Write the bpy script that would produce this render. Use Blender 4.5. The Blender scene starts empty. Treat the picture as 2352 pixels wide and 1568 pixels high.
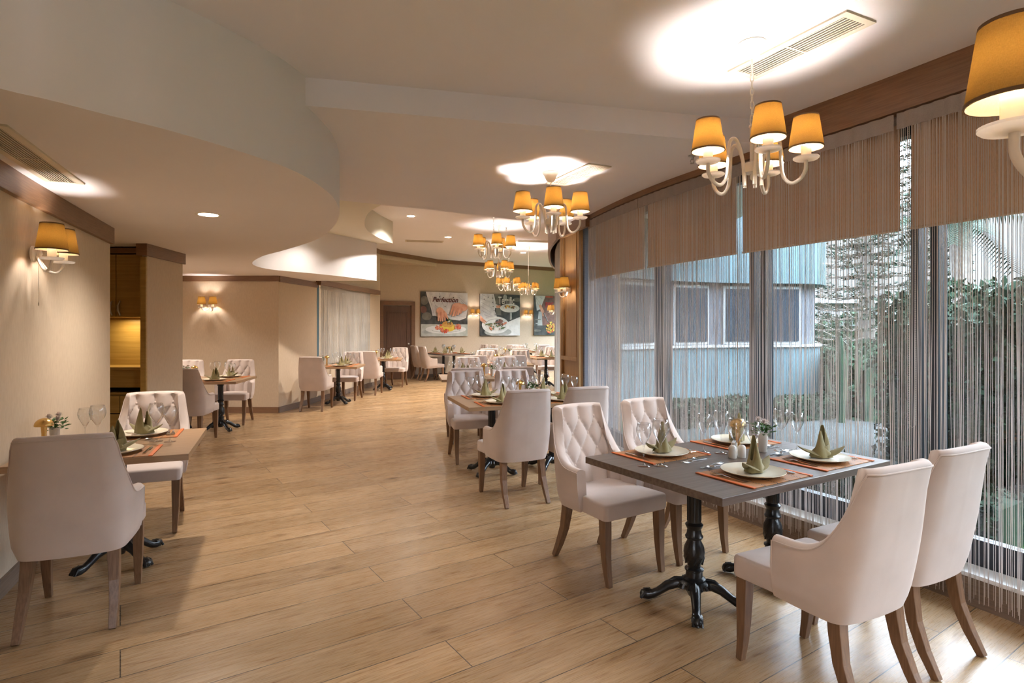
import bpy, bmesh, math, random
import numpy as np
from mathutils import Vector, Matrix
PI = math.pi
random.seed(7); rng = np.random.default_rng(7)
SC = bpy.context.scene
COL = SC.collection
S = 1.0714            # the survey was taken with an eye height of 1.40; real eye height 1.50
# ------------------------------------------------------------------ camera, sky, exposure
cam = bpy.data.objects.new('camera', bpy.data.cameras.new('camera')); COL.objects.link(cam)
cam.location = (0, 0, 1.5); cam.rotation_euler = (PI/2, 0, 0)
cam.data.sensor_width = 36; cam.data.lens = 1334/2352*36; cam.data.shift_y = -32/2352
cam.data.clip_start = .05
SC.camera = cam
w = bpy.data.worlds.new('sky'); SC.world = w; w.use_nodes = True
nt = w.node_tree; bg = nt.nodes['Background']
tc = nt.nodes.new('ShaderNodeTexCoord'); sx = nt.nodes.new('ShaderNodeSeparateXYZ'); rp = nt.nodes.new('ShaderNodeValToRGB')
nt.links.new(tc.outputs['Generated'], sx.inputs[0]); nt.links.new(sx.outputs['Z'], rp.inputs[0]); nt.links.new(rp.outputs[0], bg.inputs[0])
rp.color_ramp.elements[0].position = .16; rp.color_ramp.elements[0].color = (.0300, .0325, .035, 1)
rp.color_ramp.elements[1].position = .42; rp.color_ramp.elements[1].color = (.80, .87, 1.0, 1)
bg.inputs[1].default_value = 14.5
SC.view_settings.view_transform = 'Standard'; SC.view_settings.look = 'None'
SC.view_settings.gamma = 1; SC.view_settings.use_curve_mapping = False
SC.view_settings.exposure = 1.5
SC.cycles.max_bounces = 9; SC.cycles.diffuse_bounces = 5; SC.cycles.transparent_max_bounces = 40
SC.cycles.use_denoising = True; SC.cycles.sample_clamp_indirect = 10
SC.cycles.caustics_reflective = False; SC.cycles.caustics_refractive = False
BULB = 6.4; SCONCE = 2.4; DOWN = 115

# ------------------------------------------------------------------ materials
def new_mat(name):
    m = bpy.data.materials.new(name); m.use_nodes = True
    return m, m.node_tree, m.node_tree.nodes['Principled BSDF']
def noise_mix(nt, c1, c2, scale, vec=None, detail=4, lo=.35, hi=.65, stretch=None):
    n = nt.nodes.new('ShaderNodeTexNoise'); n.inputs['Scale'].default_value = scale; n.inputs['Detail'].default_value = detail
    if vec is None:
        t = nt.nodes.new('ShaderNodeTexCoord'); vec = t.outputs['Object']
    if stretch:
        mp = nt.nodes.new('ShaderNodeMapping'); mp.inputs['Scale'].default_value = stretch
        nt.links.new(vec, mp.inputs[0]); vec = mp.outputs[0]
    nt.links.new(vec, n.inputs['Vector'])
    r = nt.nodes.new('ShaderNodeValToRGB'); r.color_ramp.elements[0].position = lo; r.color_ramp.elements[1].position = hi
    r.color_ramp.elements[0].color = (*c1, 1); r.color_ramp.elements[1].color = (*c2, 1)
    nt.links.new(n.outputs['Fac'], r.inputs[0])
    return r.outputs[0], n.outputs['Fac']
def mat(name, c, rough=.6, metal=0, c2=None, scale=8, stretch=None, bump=0, bscale=80, sheen=0, spec=.5, lo=.35, hi=.65, bstretch=None):
    m, nt, p = new_mat(name)
    p.inputs['Base Color'].default_value = (*c, 1); p.inputs['Roughness'].default_value = rough
    p.inputs['Metallic'].default_value = metal; p.inputs['Specular IOR Level'].default_value = spec
    if sheen: p.inputs['Sheen Weight'].default_value = sheen
    if c2:
        o, _ = noise_mix(nt, c, c2, scale, stretch=stretch, lo=lo, hi=hi); nt.links.new(o, p.inputs['Base Color'])
    if bump:
        _, f = noise_mix(nt, c, c, bscale, stretch=bstretch)
        b = nt.nodes.new('ShaderNodeBump'); b.inputs['Strength'].default_value = bump; b.inputs['Distance'].default_value = .002
        nt.links.new(f, b.inputs['Height']); nt.links.new(b.outputs[0], p.inputs['Normal'])
    return m
def emis(name, c, s):
    m, nt, p = new_mat(name); p.inputs['Base Color'].default_value = (*c, 1)
    p.inputs['Emission Color'].default_value = (*c, 1); p.inputs['Emission Strength'].default_value = s
    return m
def thin_glass(name, tint=(1, 1, 1), f0=.04, gain=1.0):
    m = bpy.data.materials.new(name); m.use_nodes = True; nt = m.node_tree; nt.nodes.clear()
    o = nt.nodes.new('ShaderNodeOutputMaterial'); mx = nt.nodes.new('ShaderNodeMixShader')
    t = nt.nodes.new('ShaderNodeBsdfTransparent'); t.inputs[0].default_value = (*tint, 1)
    g = nt.nodes.new('ShaderNodeBsdfGlossy'); g.inputs['Roughness'].default_value = .02
    lw = nt.nodes.new('ShaderNodeLayerWeight'); lw.inputs[0].default_value = .5
    pw = nt.nodes.new('ShaderNodeMath'); pw.operation = 'POWER'; pw.inputs[1].default_value = 2.8; nt.links.new(lw.outputs['Facing'], pw.inputs[0])
    mu = nt.nodes.new('ShaderNodeMath'); mu.operation = 'MULTIPLY_ADD'; mu.inputs[1].default_value = gain; mu.inputs[2].default_value = f0
    nt.links.new(pw.outputs[0], mu.inputs[0]); nt.links.new(mu.outputs[0], mx.inputs[0])
    nt.links.new(t.outputs[0], mx.inputs[1]); nt.links.new(g.outputs[0], mx.inputs[2]); nt.links.new(mx.outputs[0], o.inputs[0])
    return m
def cloth(name, c, tr, k, weave=900, c2=None):
    m = bpy.data.materials.new(name); m.use_nodes = True; nt = m.node_tree; nt.nodes.clear()
    o = nt.nodes.new('ShaderNodeOutputMaterial'); mx = nt.nodes.new('ShaderNodeMixShader')
    d = nt.nodes.new('ShaderNodeBsdfDiffuse'); t = nt.nodes.new('ShaderNodeBsdfTranslucent')
    col, _ = noise_mix(nt, c, c2 or tuple(x*.8 for x in c), weave, stretch=(1, 1, .15))
    col2, _ = noise_mix(nt, tr, tuple(x*.72 for x in tr), weave, stretch=(.15, .15, 1))
    nt.links.new(col, d.inputs[0]); nt.links.new(col2, t.inputs[0]); mx.inputs[0].default_value = k
    nt.links.new(d.outputs[0], mx.inputs[1]); nt.links.new(t.outputs[0], mx.inputs[2]); nt.links.new(mx.outputs[0], o.inputs[0])
    return m
def wood(name, c, c2, axis='z', rough=.45, scale=5):
    st = {'h': (1.2, 1.2, 30), 'x': (.6, 14, 14), 'y': (14, .6, 14), 'z': (14, 14, .6)}[axis]
    return mat(name, c, rough, c2=c2, scale=scale, stretch=st, bump=.15, bscale=scale*2, bstretch=st)

def floor_mat():
    m, nt, p = new_mat('oak planks'); L = nt.links.new; N = nt.nodes.new
    t = N('ShaderNodeTexCoord'); mp = N('ShaderNodeMapping'); mp.vector_type = 'POINT'
    a = math.radians(34)
    mp.inputs['Rotation'].default_value = (0, 0, -a); mp.inputs['Location'].default_value = (0, -2.745, 0)
    L(t.outputs['Object'], mp.inputs[0])
    b = N('ShaderNodeTexBrick'); b.offset = .37; b.offset_frequency = 2; b.squash = 1
    b.inputs['Scale'].default_value = 1; b.inputs['Brick Width'].default_value = 2.05; b.inputs['Row Height'].default_value = .2593
    b.inputs['Mortar Size'].default_value = .0024; b.inputs['Mortar Smooth'].default_value = .0; b.inputs['Bias'].default_value = 0
    b.inputs['Color1'].default_value = (0, 0, 0, 1); b.inputs['Color2'].default_value = (1, 1, 1, 1); b.inputs['Mortar'].default_value = (.5, .5, .5, 1)
    L(mp.outputs[0], b.inputs['Vector'])
    # per plank shift of the grain
    sp = N('ShaderNodeVectorMath'); sp.operation = 'SCALE'; sp.inputs[3].default_value = 37.0
    L(b.outputs['Color'], sp.inputs[0])
    ad = N('ShaderNodeVectorMath'); ad.operation = 'ADD'; L(mp.outputs[0], ad.inputs[0]); L(sp.outputs[0], ad.inputs[1])
    def nz(scale, st, detail=5, dist=0):
        q = N('ShaderNodeMapping'); q.inputs['Scale'].default_value = st; L(ad.outputs[0], q.inputs[0])
        n = N('ShaderNodeTexNoise'); n.inputs['Scale'].default_value = scale; n.inputs['Detail'].default_value = detail; n.inputs['Distortion'].default_value = dist
        L(q.outputs[0], n.inputs['Vector']); return n.outputs['Fac']
    def ramp(f, stops):
        r = N('ShaderNodeValToRGB'); e = r.color_ramp.elements
        e[0].position, e[0].color = stops[0][0], (*stops[0][1], 1); e[1].position, e[1].color = stops[-1][0], (*stops[-1][1], 1)
        for s_, c_ in stops[1:-1]:
            k = e.new(s_); k.color = (*c_, 1)
        L(f, r.inputs[0]); return r.outputs[0]
    def mix(kind, f, c1, c2):
        x = N('ShaderNodeMix'); x.data_type = 'RGBA'; x.blend_type = kind
        if isinstance(f, (int, float)): x.inputs[0].default_value = f
        else: L(f, x.inputs[0])
        L(c1, x.inputs[6]); L(c2, x.inputs[7]); return x.outputs[2]
    base = ramp(nz(1.2, (.8, 5, 5), 4, .6), [(.3, (.32, .198, .094)), (.5, (.40, .260, .135)), (.72, (.475, .325, .185))])
    fine = ramp(nz(6, (1.5, 60, 60), 3), [(.3, (.86, .845, .83)), (.6, (1, 1, 1)), (.8, (1.05, 1.045, 1.04))])
    c = mix('MULTIPLY', 1.0, base, fine)
    tone = ramp(b.outputs['Color'], [(0, (.86, .84, .82)), (.5, (1, 1, 1)), (1, (1.10, 1.08, 1.06))])
    c = mix('MULTIPLY', 1.0, c, tone)
    # dark streaks and knots
    st = ramp(nz(3.2, (1.0, 9, 9), 3, .3), [(.59, (1, 1, 1)), (.67, (.74, .64, .54)), (.76, (.40, .30, .22))])
    c = mix('MULTIPLY', .9, c, st)
    q = N('ShaderNodeMapping'); q.inputs['Scale'].default_value = (1.4, 3.4, 3.4); L(ad.outputs[0], q.inputs[0])
    v = N('ShaderNodeTexVoronoi'); v.inputs['Scale'].default_value = 1.15; L(q.outputs[0], v.inputs['Vector'])
    kn = ramp(v.outputs['Distance'], [(.0, (.16, .10, .06)), (.07, (.45, .35, .26)), (.17, (1, 1, 1))])
    c = mix('MULTIPLY', .85, c, kn)
    # wavy pale cathedral grain
    wv = N('ShaderNodeTexWave'); wv.wave_type = 'BANDS'; wv.bands_direction = 'Y'; wv.inputs['Scale'].default_value = 9
    wv.inputs['Distortion'].default_value = 9; wv.inputs['Detail'].default_value = 2; wv.inputs['Detail Scale'].default_value = .6
    q2 = N('ShaderNodeMapping'); q2.inputs['Scale'].default_value = (.35, 1, 1); L(ad.outputs[0], q2.inputs[0]); L(q2.outputs[0], wv.inputs['Vector'])
    wr = ramp(wv.outputs['Fac'], [(.0, (.93, .92, .91)), (.9, (1, 1, 1)), (1, (1.12, 1.12, 1.12))])
    c = mix('MULTIPLY', .7, c, wr)
    dark = N('ShaderNodeRGB'); dark.outputs[0].default_value = (.055, .035, .022, 1)
    c = mix('MIX', b.outputs['Fac'], c, dark.outputs[0])
    L(c, p.inputs['Base Color'])
    rr = N('ShaderNodeMapRange'); rr.inputs[3].default_value = .23; rr.inputs[4].default_value = .33
    L(nz(6, (1.5, 40, 40), 3), rr.inputs[0]); L(rr.outputs[0], p.inputs['Roughness'])
    p.inputs['Specular IOR Level'].default_value = .45
    bp = N('ShaderNodeBump'); bp.inputs['Strength'].default_value = .12; bp.inputs['Distance'].default_value = .0015
    L(nz(6, (1.5, 60, 60), 3), bp.inputs['Height']); L(bp.outputs[0], p.inputs['Normal'])
    return m
M = dict(
    floor=floor_mat(),
    wall=mat('beige wallpaper', (.56, .45, .33), .75, c2=(.60, .49, .365), scale=60, stretch=(1, 1, .3), bump=.35, bscale=220),
    plaster=mat('painted plaster', (.775, .745, .765), .8, c2=(.79, .76, .78), scale=2),
    cream=mat('cream plaster', (.68, .65, .55), .7),
    trim=wood('walnut trim', (.185, .095, .048), (.24, .13, .068), 'h'),
    base=wood('grey oak skirting', (.17, .12, .09), (.23, .165, .125), 'h'),
    oakpanel=wood('varnished oak', (.34, .19, .075), (.43, .25, .105), 'z', .35),
    cab=wood('honey veneer', (.36, .22, .055), (.44, .28, .08), 'x', .4, 3),
    door=wood('dark walnut door', (.10, .05, .03), (.14, .075, .045), 'z', .4),
    grey=mat('slate wallpaper', (.13, .14, .17), .8, c2=(.17, .18, .21), scale=40, stretch=(.3, .3, 3)),
    fab=mat('pale mink velvet', (.51, .42, .375), .92, c2=(.585, .49, .443), scale=5, sheen=.25, bump=.12, bscale=500, lo=.3, hi=.7),
    leg=wood('brown beech', (.135, .068, .034), (.20, .108, .058), 'z', .4, 9),
    toplight=wood('oak table laminate', (.30, .185, .10), (.38, .245, .14), 'x', .35, 4),
    topdark=wood('grey oak table laminate', (.105, .076, .062), (.16, .12, .098), 'x', .38, 4),
    iron=mat('black cast iron', (.010, .010, .011), .28, bump=.5, bscale=60),
    white=mat('white metal', (.72, .66, .58), .45),
    whitec=mat('white ceramic', (.78, .75, .70), .25),
    steel=mat('polished steel', (.72, .72, .72), .14, 1),
    brass=mat('brushed brass', (.72, .46, .16), .26, 1),
    napkin=mat('olive napkin cloth', (.22, .18, .075), .85, c2=(.26, .215, .095), scale=30, sheen=.2),
    plate=mat('cream glazed plate', (.74, .66, .50), .18, c2=(.76, .69, .54), scale=6),
    orange=mat('orange mat border', (.62, .14, .025), .6),
    cane=None, shade=cloth('ochre linen shade', (.42, .27, .11), (.27, .18, .065), .5),
    shadetrim=mat('brown shade tape', (.13, .075, .035), .8),
    blackm=mat('black anodised frame', (.012, .014, .02), .4),
    sillout=mat('outdoor white trim', (.25, .27, .28), .6),
    sill=mat('white sill board', (.72, .72, .72), .4),
    string=cloth('taupe curtain string', (.84, .765, .71), (.62, .65, .70), .32, 4),
    stringw=cloth('off white curtain string', (.70, .65, .58), (.6, .6, .6), .35, 4),
    lace=cloth('taupe lace heading', (.50, .43, .39), (.4, .35, .33), .3),
    blind=cloth('brown roller blind', (.72, .50, .35), (.5, .36, .26), .15, 300),
    glass=thin_glass('window glass', (.93, .97, .98), .05, .6),
    wine=thin_glass('wine glass crystal', (.985, .988, .99), .07, 1.1),
    leaf=mat('green leaf', (.035, .11, .018), .55, c2=(.07, .19, .03), scale=30),
    petal=mat('pale pink petals', (.62, .50, .48), .7, c2=(.72, .66, .60), scale=60),
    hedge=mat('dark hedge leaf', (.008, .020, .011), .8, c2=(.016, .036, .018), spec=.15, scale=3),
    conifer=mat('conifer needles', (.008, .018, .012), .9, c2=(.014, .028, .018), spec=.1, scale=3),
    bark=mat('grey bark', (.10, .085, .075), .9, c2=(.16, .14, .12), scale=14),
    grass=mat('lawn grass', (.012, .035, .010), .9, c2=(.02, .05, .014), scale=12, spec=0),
    gravel=mat('pale gravel', (.028, .033, .034), .9, c2=(.06, .065, .065), scale=60, spec=0),
    teal=mat('pale aqua render', (.036, .070, .083), .8, c2=(.042, .08, .093), scale=1.5),
    tealdark=mat('slate window glass', (.012, .018, .026), .25, spec=.22),
    greyb=mat('grey stone cladding', (.045, .052, .065), .8, c2=(.055, .065, .08), scale=2),
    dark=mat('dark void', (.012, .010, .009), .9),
    vent=mat('cream vent metal', (.66, .58, .46), .5),
    led=emis('lit downlight lens', (1, .86, .62), 9),
    candle=mat('white candle sleeve', (.80, .78, .74), .5),
    pot=mat('white vase', (.70, .66, .60), .3),
    silver=mat('satin nickel', (.55, .53, .50), .3, 1),
    bluepost=mat('blue grey window jamb', (.09, .19, .27), .5),
    frost=cloth('frosted glass disc', (.75, .72, .68), (.75, .72, .68), .55, 4),
    ceramicw=mat('pale ceramic shaker', (.72, .68, .60), .3),
)
def cane_mat():
    m, nt, p = new_mat('slatted bamboo mat'); N = nt.nodes.new; L = nt.links.new
    t = N('ShaderNodeTexCoord')
    wv = N('ShaderNodeTexWave'); wv.bands_direction = 'Y'; wv.inputs['Scale'].default_value = 52; L(t.outputs['Object'], wv.inputs['Vector'])
    r = N('ShaderNodeValToRGB'); r.color_ramp.elements[0].color = (.10, .035, .01, 1); r.color_ramp.elements[1].color = (.46, .20, .06, 1); r.color_ramp.elements[1].position = .4
    L(wv.outputs['Fac'], r.inputs[0])
    w2 = N('ShaderNodeTexWave'); w2.bands_direction = 'X'; w2.inputs['Scale'].default_value = 3.4; L(t.outputs['Object'], w2.inputs['Vector'])
    ck = N('ShaderNodeTexChecker'); ck.inputs['Scale'].default_value = 130; L(t.outputs['Object'], ck.inputs['Vector'])
    g = N('ShaderNodeMath'); g.operation = 'GREATER_THAN'; g.inputs[1].default_value = .965; L(w2.outputs['Fac'], g.inputs[0])
    mu = N('ShaderNodeMath'); mu.operation = 'MULTIPLY'; L(g.outputs[0], mu.inputs[0]); L(ck.outputs['Fac'], mu.inputs[1])
    x = N('ShaderNodeMix'); x.data_type = 'RGBA'; L(mu.outputs[0], x.inputs[0]); L(r.outputs[0], x.inputs[6]); x.inputs[7].default_value = (.02, .012, .008, 1)
    L(x.outputs[2], p.inputs['Base Color']); p.inputs['Roughness'].default_value = .55
    return m
M['cane'] = cane_mat()

# ------------------------------------------------------------------ mesh helpers
class B:
    def __init__(s): s.v = []; s.f = []; s.mi = []
    def add(s, V, F, mi=0):
        o = len(s.v); s.v += [tuple(map(float, p)) for p in V]; s.f += [tuple(i+o for i in f) for f in F]; s.mi += [mi]*len(F); return s
    def box(s, c, d, rz=0, mi=0):
        cx, cy, cz = c; hx, hy, hz = d[0]/2, d[1]/2, d[2]/2; ca, sa = math.cos(rz), math.sin(rz)
        V = []
        for z in (-hz, hz):
            for x, y in ((-hx, -hy), (hx, -hy), (hx, hy), (-hx, hy)): V.append((cx+x*ca-y*sa, cy+x*sa+y*ca, cz+z))
        return s.add(V, [(3, 2, 1, 0), (4, 5, 6, 7), (0, 1, 5, 4), (1, 2, 6, 5), (2, 3, 7, 6), (3, 0, 4, 7)], mi)
    def lathe(s, prof, seg=24, c=(0, 0, 0), mi=0, sx=1, sy=1):
        V = []; F = []; n = len(prof)
        for r, z in prof:
            for k in range(seg):
                a = 2*PI*k/seg; V.append((c[0]+r*math.cos(a)*sx, c[1]+r*math.sin(a)*sy, c[2]+z))
        for i in range(n-1):
            for k in range(seg):
                k2 = (k+1) % seg; F.append((i*seg+k, i*seg+k2, (i+1)*seg+k2, (i+1)*seg+k))
        if prof[0][0] > 1e-5: F.append(tuple(reversed(range(seg))))
        if prof[-1][0] > 1e-5: F.append(tuple((n-1)*seg+k for k in range(seg)))
        return s.add(V, F, mi)
    def lathe_open(s, prof, seg=24, c=(0, 0, 0), mi=0):
        V = []; F = []; n = len(prof)
        for r, z in prof:
            for k in range(seg):
                a = 2*PI*k/seg; V.append((c[0]+r*math.cos(a), c[1]+r*math.sin(a), c[2]+z))
        for i in range(n-1):
            for k in range(seg):
                k2 = (k+1) % seg; F.append((i*seg+k, i*seg+k2, (i+1)*seg+k2, (i+1)*seg+k))
        return s.add(V, F, mi)
    def tube(s, path, r, seg=8, mi=0, caps=True, sect=None, up=None):
        P = [Vector(p) for p in path]; n = len(P); R = r if isinstance(r, (list, tuple)) else [r]*n
        V = []; F = []
        t0 = (P[1]-P[0]).normalized(); ref = Vector(up) if up else (Vector((0, 0, 1)) if abs(t0.z) < .9 else Vector((0, 1, 0)))
        for i in range(n):
            t = (P[min(i+1, n-1)]-P[max(i-1, 0)]).normalized()
            a = (ref-t*ref.dot(t));
            if a.length < 1e-6: a = t.orthogonal()
            a.normalize(); b = t.cross(a)
            if not up: ref = a
            for k in range(seg):
                if sect: x, y = sect[k]
                else: x, y = math.cos(2*PI*k/seg), math.sin(2*PI*k/seg)
                V.append(P[i]+a*(x*R[i])+b*(y*R[i]))
        for i in range(n-1):
            for k in range(seg):
                k2 = (k+1) % seg; F.append((i*seg+k, i*seg+k2, (i+1)*seg+k2, (i+1)*seg+k))
        if caps: F += [tuple(reversed(range(seg))), tuple((n-1)*seg+k for k in range(seg))]
        return s.add(V, F, mi)
    def prism(s, poly, z0, z1, mi=0):
        n = len(poly); V = [(x, y, z0) for x, y in poly]+[(x, y, z1) for x, y in poly]
        F = [tuple(reversed(range(n))), tuple(range(n, 2*n))]+[(i, (i+1) % n, n+(i+1) % n, n+i) for i in range(n)]
        return s.add(V, F, mi)
    def ribbon(s, pts, z0, z1, off0, off1, mi=0):
        """solid strip standing on a plan polyline; off = distances to the left normal"""
        P = np.array(pts, float); n = len(P); T = np.gradient(P, axis=0); T /= np.linalg.norm(T, axis=1)[:, None]
        Nn = np.stack([-T[:, 1], T[:, 0]], 1); a = P+Nn*off0; b = P+Nn*off1
        V = []
        for i in range(n): V += [(a[i, 0], a[i, 1], z0), (a[i, 0], a[i, 1], z1), (b[i, 0], b[i, 1], z1), (b[i, 0], b[i, 1], z0)]
        F = []
        for i in range(n-1):
            o = 4*i
            for k in range(4): F.append((o+k, o+(k+1) % 4, o+4+(k+1) % 4, o+4+k))
        F += [(3, 2, 1, 0), (4*n-4, 4*n-3, 4*n-2, 4*n-1)]
        return s.add(V, F, mi)
    def build(s, name, m, parent=None, smooth=False, loc=None, rz=0, bevel=0, seg=2, angle=40, subd=0):
        me = bpy.data.meshes.new(name); me.from_pydata(s.v, [], s.f)
        ms = m if isinstance(m, (list, tuple)) else [m]
        for q in ms: me.materials.append(q)
        if len(ms) > 1: me.polygons.foreach_set('material_index', s.mi)
        bm = bmesh.new(); bm.from_mesh(me)
        bmesh.ops.recalc_face_normals(bm, faces=bm.faces)
        if bevel:
            es = [e for e in bm.edges if len(e.link_faces) == 2 and e.calc_face_angle(0) > math.radians(angle)]
            bmesh.ops.bevel(bm, geom=es, offset=bevel, segments=seg, affect='EDGES', profile=.5)
        bm.to_mesh(me); bm.free()
        if smooth:
            me.polygons.foreach_set('use_smooth', [True]*len(me.polygons))
            if smooth != 'all': me.set_sharp_from_angle(angle=math.radians(smooth if smooth is not True else 40))
        o = bpy.data.objects.new(name, me); COL.objects.link(o)
        if subd:
            md = o.modifiers.new('s', 'SUBSURF'); md.levels = md.render_levels = subd
        if parent: o.parent = parent
        if loc: o.location = loc
        o.rotation_euler.z = rz
        return o
def tag(o, label, cat, group=None, kind=None):
    o['label'] = label; o['category'] = cat
    if group: o['group'] = group
    if kind: o['kind'] = kind
    return o
def struct(o): o['kind'] = 'structure'; return o
def empty(name, loc=(0, 0, 0), rz=0, parent=None):
    o = bpy.data.objects.new(name, None); COL.objects.link(o); o.location = loc; o.rotation_euler.z = rz; o.empty_display_size = .1
    if parent: o.parent = parent
    return o
KIDS = {}
def copy_tree(o, parent=None):
    c = o.copy(); COL.objects.link(c); c.parent = parent
    kids = KIDS.get(o.name)
    if kids is None: kids = KIDS[o.name] = list(o.children)
    for ch in kids: copy_tree(ch, c)
    return c
class Proto:
    """first use hands out the built thing itself, later ones copies"""
    def __init__(s, o): s.o = o; s.used = False
    def put(s, loc, rz, label, cat, group=None, scale=1):
        o = copy_tree(s.o) if s.used else s.o; s.used = True
        for k in ('label', 'category', 'group'):
            if k in o: del o[k]
        o.location = loc; o.rotation_euler.z = rz; o.scale = (scale,)*3
        return tag(o, label, cat, group)
def crom(pts, n):
    P = [np.array(p, float) for p in pts]; P = [2*P[0]-P[1]]+P+[2*P[-1]-P[-2]]; out = []
    for i in range(1, len(P)-2):
        for k in range(n):
            t = k/n; a, b, c, d = P[i-1:i+3]
            out.append(.5*((2*b)+(-a+c)*t+(2*a-5*b+4*c-d)*t*t+(-a+3*b-3*c+d)*t**3))
    out.append(P[-2]); return out
def sc(pts): return [tuple(S*x for x in p) for p in pts]
def light(name, kind, loc, energy, color, parent=None, r=.02, **kw):
    d = bpy.data.lights.new(name, kind); d.energy = energy; d.color = color; d.shadow_soft_size = r
    for k, v in kw.items(): setattr(d, k, v)
    o = bpy.data.objects.new(name, d); COL.objects.link(o); o.location = loc
    if parent: o.parent = parent
    return o
WARM = (1, .925, .86)

# ------------------------------------------------------------------ room shell
Z1, Z2, ZT, Z3, ZL = 2.81*S, 2.65*S, 2.93*S, 3.33*S, 2.25*S
# window wall line (foot of the skirting), near to far
WIN = crom(sc([(4.0, -2.4), (3.75, -.9), (3.15, 1.05), (2.80, 1.85), (2.41, 2.734), (2.1, 3.40), (1.783, 4.025), (1.385, 4.86), (1.12, 5.6), (.93, 6.30), (.885, 6.55)]), 8)
BAY = crom(sc([(.70, 7.36), (.735, 8.2), (.72, 9.0), (.77, 10.), (.93, 11.5), (1.25, 13.2), (1.75, 15.0), (2.3, 17.0), (2.7, 18.6), (2.8, 19.9)]), 6)
LWALL = crom(sc([(-1.2, -2.5), (-1.3, -1.2), (-1.45, .25), (-1.86, 1.2), (-2.26, 2.1), (-2.66, 3.02), (-2.80, 3.35), (-3.12, 4.15), (-3.44, 4.97)]), 5)
fl = B(); fl.prism([(-8, -3.5), (6, -3.5), (4.2, 1.), *[(p[0]+.10, p[1]) for p in WIN], (1.1, 8), (3.6, 21.5), (-9, 21.5)], -.12, 0)
struct(fl.build('floor', M['floor']))
# ceilings
c1 = B(); bl = sc([(-2.6, 2.92), (-1.17, 3.27), (1.227, 3.86), (1.59, 3.92), (2.6, 4.17)])
c1.prism([(-6, -3.5), (5, -3.5), (5, bl[-1][1]), *reversed(bl), (-6, 3.0)], Z1, Z1+.15); struct(c1.build('ceiling', M['plaster']))
fe = sc([(-4.2, 4.35), (-1.69, 5.71), (-.553, 6.36), (.443, 7.00), (.68, 7.14), (1.2, 7.0), (2.6, 4.17)])
c2 = B(); c2.prism([bl[0], *bl[1:], *fe[-2::-1]], Z2, Z3+.35); struct(c2.build('ceiling', M['plaster']))
cv = crom(sc([(-.9, 6.25), (-1.30, 6.75), (-1.64, 7.26), (-1.93, 7.79), (-2.17, 8.55), (-2.28, 9.19), (-2.27, 9.9), (-2.17, 10.57)]), 6)
ct = B(); ct.prism([tuple(p) for p in cv]+sc([(-2.6, 10.57), (-4.0, 10.57), (-4.2, 4.4), (-1.69, 5.72), (-.9, 6.17)]), ZT, Z3+.3)
struct(ct.build('ceiling', M['cream']))
c3 = B(); c3.prism(sc([(-8, 4.5), (4, 4.5), (4, 22), (-8, 22)]), Z3, Z3+.2); struct(c3.build('ceiling', M['plaster']))
curve = [(0, 455), (250, 513), (550, 590), (850, 665), (1100, 737), (1300, 800), (1470, 860), (1600, 925), (1700, 1000), (1735, 1050), (1747, 1088), (1738, 1130),
         (1710, 1172), (1650, 1222), (1560, 1257), (1450, 1290), (1350, 1318), (1298, 1352), (1335, 1374), (1430, 1390), (1600, 1405), (1780, 1424), (1938, 1444)]
sp = []
for a, b_ in curve:                       # survey readings of the soffit lip turned into plan metres
    px, py = a/2.24, b_/2.24; Y = .85*1334/(752-py); sp.append((S*(px-1176)/1334*Y, S*Y))
spc = sc([(-2.9, -.1), (-2.40, 1.15), (-2.05, 1.72)])+sp
so = B(); so.prism([tuple(p) for p in crom(spc, 5)]+sc([(-8, 10.62), (-8, -1)]), ZL, Z3+.12)
struct(so.build('ceiling', [M['plaster']], smooth=30))
# walls
_k = max(i for i, p in enumerate(WIN) if p[1] < .9)
def wall(name, pts, z0, z1, m=None, off=(0, .2), **k):
    return struct(B().ribbon(pts, z0, z1, *off).build(name, m or M['wall'], smooth=25, **k))
wall('wall_rear', [(4.4, -2.6), (-.5, -2.6)], 0, Z1)
wall('wall_light_block', WIN[:_k], .15*S, Z1, off=(0, -.25))  # added out of view: solid sheet blocking daylight from the windows behind the camera
wall('wall_left', LWALL, 0, ZL, off=(0, .14))
struct(B().ribbon(LWALL, 0, .095*S, -.016, 0).build('baseboard_left', M['base'], smooth=25))
struct(B().ribbon(LWALL, 2.115*S, ZL, -.035, 0).build('trim_1', M['trim'], smooth=25))
# niche return and pillar
PIL = sc([(-3.72, 5.93), (-3.80, 6.72)])
pb = B(); pb.prism(sc([(-3.725, 5.93), (-3.80, 6.70), (-4.0, 6.70), (-3.775, 5.93)]), 0, ZL); struct(pb.build('wall_pillar', M['wall']))
jb = B(); jb.prism(sc([(-3.72, 5.90), (-3.724, 5.93), (-3.776, 5.93), (-3.776, 5.90)]), 0, 2.12*S); struct(jb.build('trim_2', M['cab']))
tb = B(); tb.prism(sc([(-3.69, 5.87), (-3.775, 6.72), (-3.8, 6.72), (-3.735, 5.90), (-3.80, 5.90), (-3.80, 5.87)]), 2.13*S, ZL); struct(tb.build('trim_3', M['trim']))
wall('wall_niche', sc([(-3.58, 5.0), (-5.2, 5.2), (-5.2, 6.9)]), 0, ZL, M['wall'], off=(0, .1))
wall('wall_alcove', sc([(-5.9, 6.95), (-5.9, 9.60)]), 0, ZL, off=(0, .1))
wall('wall_niche_back', sc([(-5.3, 6.75), (-3.85, 6.75)]), 0, ZL, off=(-.02, .02))
wall('wall_back_left', sc([(-5.95, 9.58), (-3.83, 9.53)]), 0, 3.4*S)
struct(B().ribbon(sc([(-5.95, 9.58), (-3.83, 9.53)]), 0, .095*S, -.016, 0).build('baseboard_back_left', M['trim']))
struct(B().ribbon(sc([(-5.95, 9.58), (-3.82, 9.53)]), 2.16*S, ZL, -.03, 0).build('trim_4', M['trim']))
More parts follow.
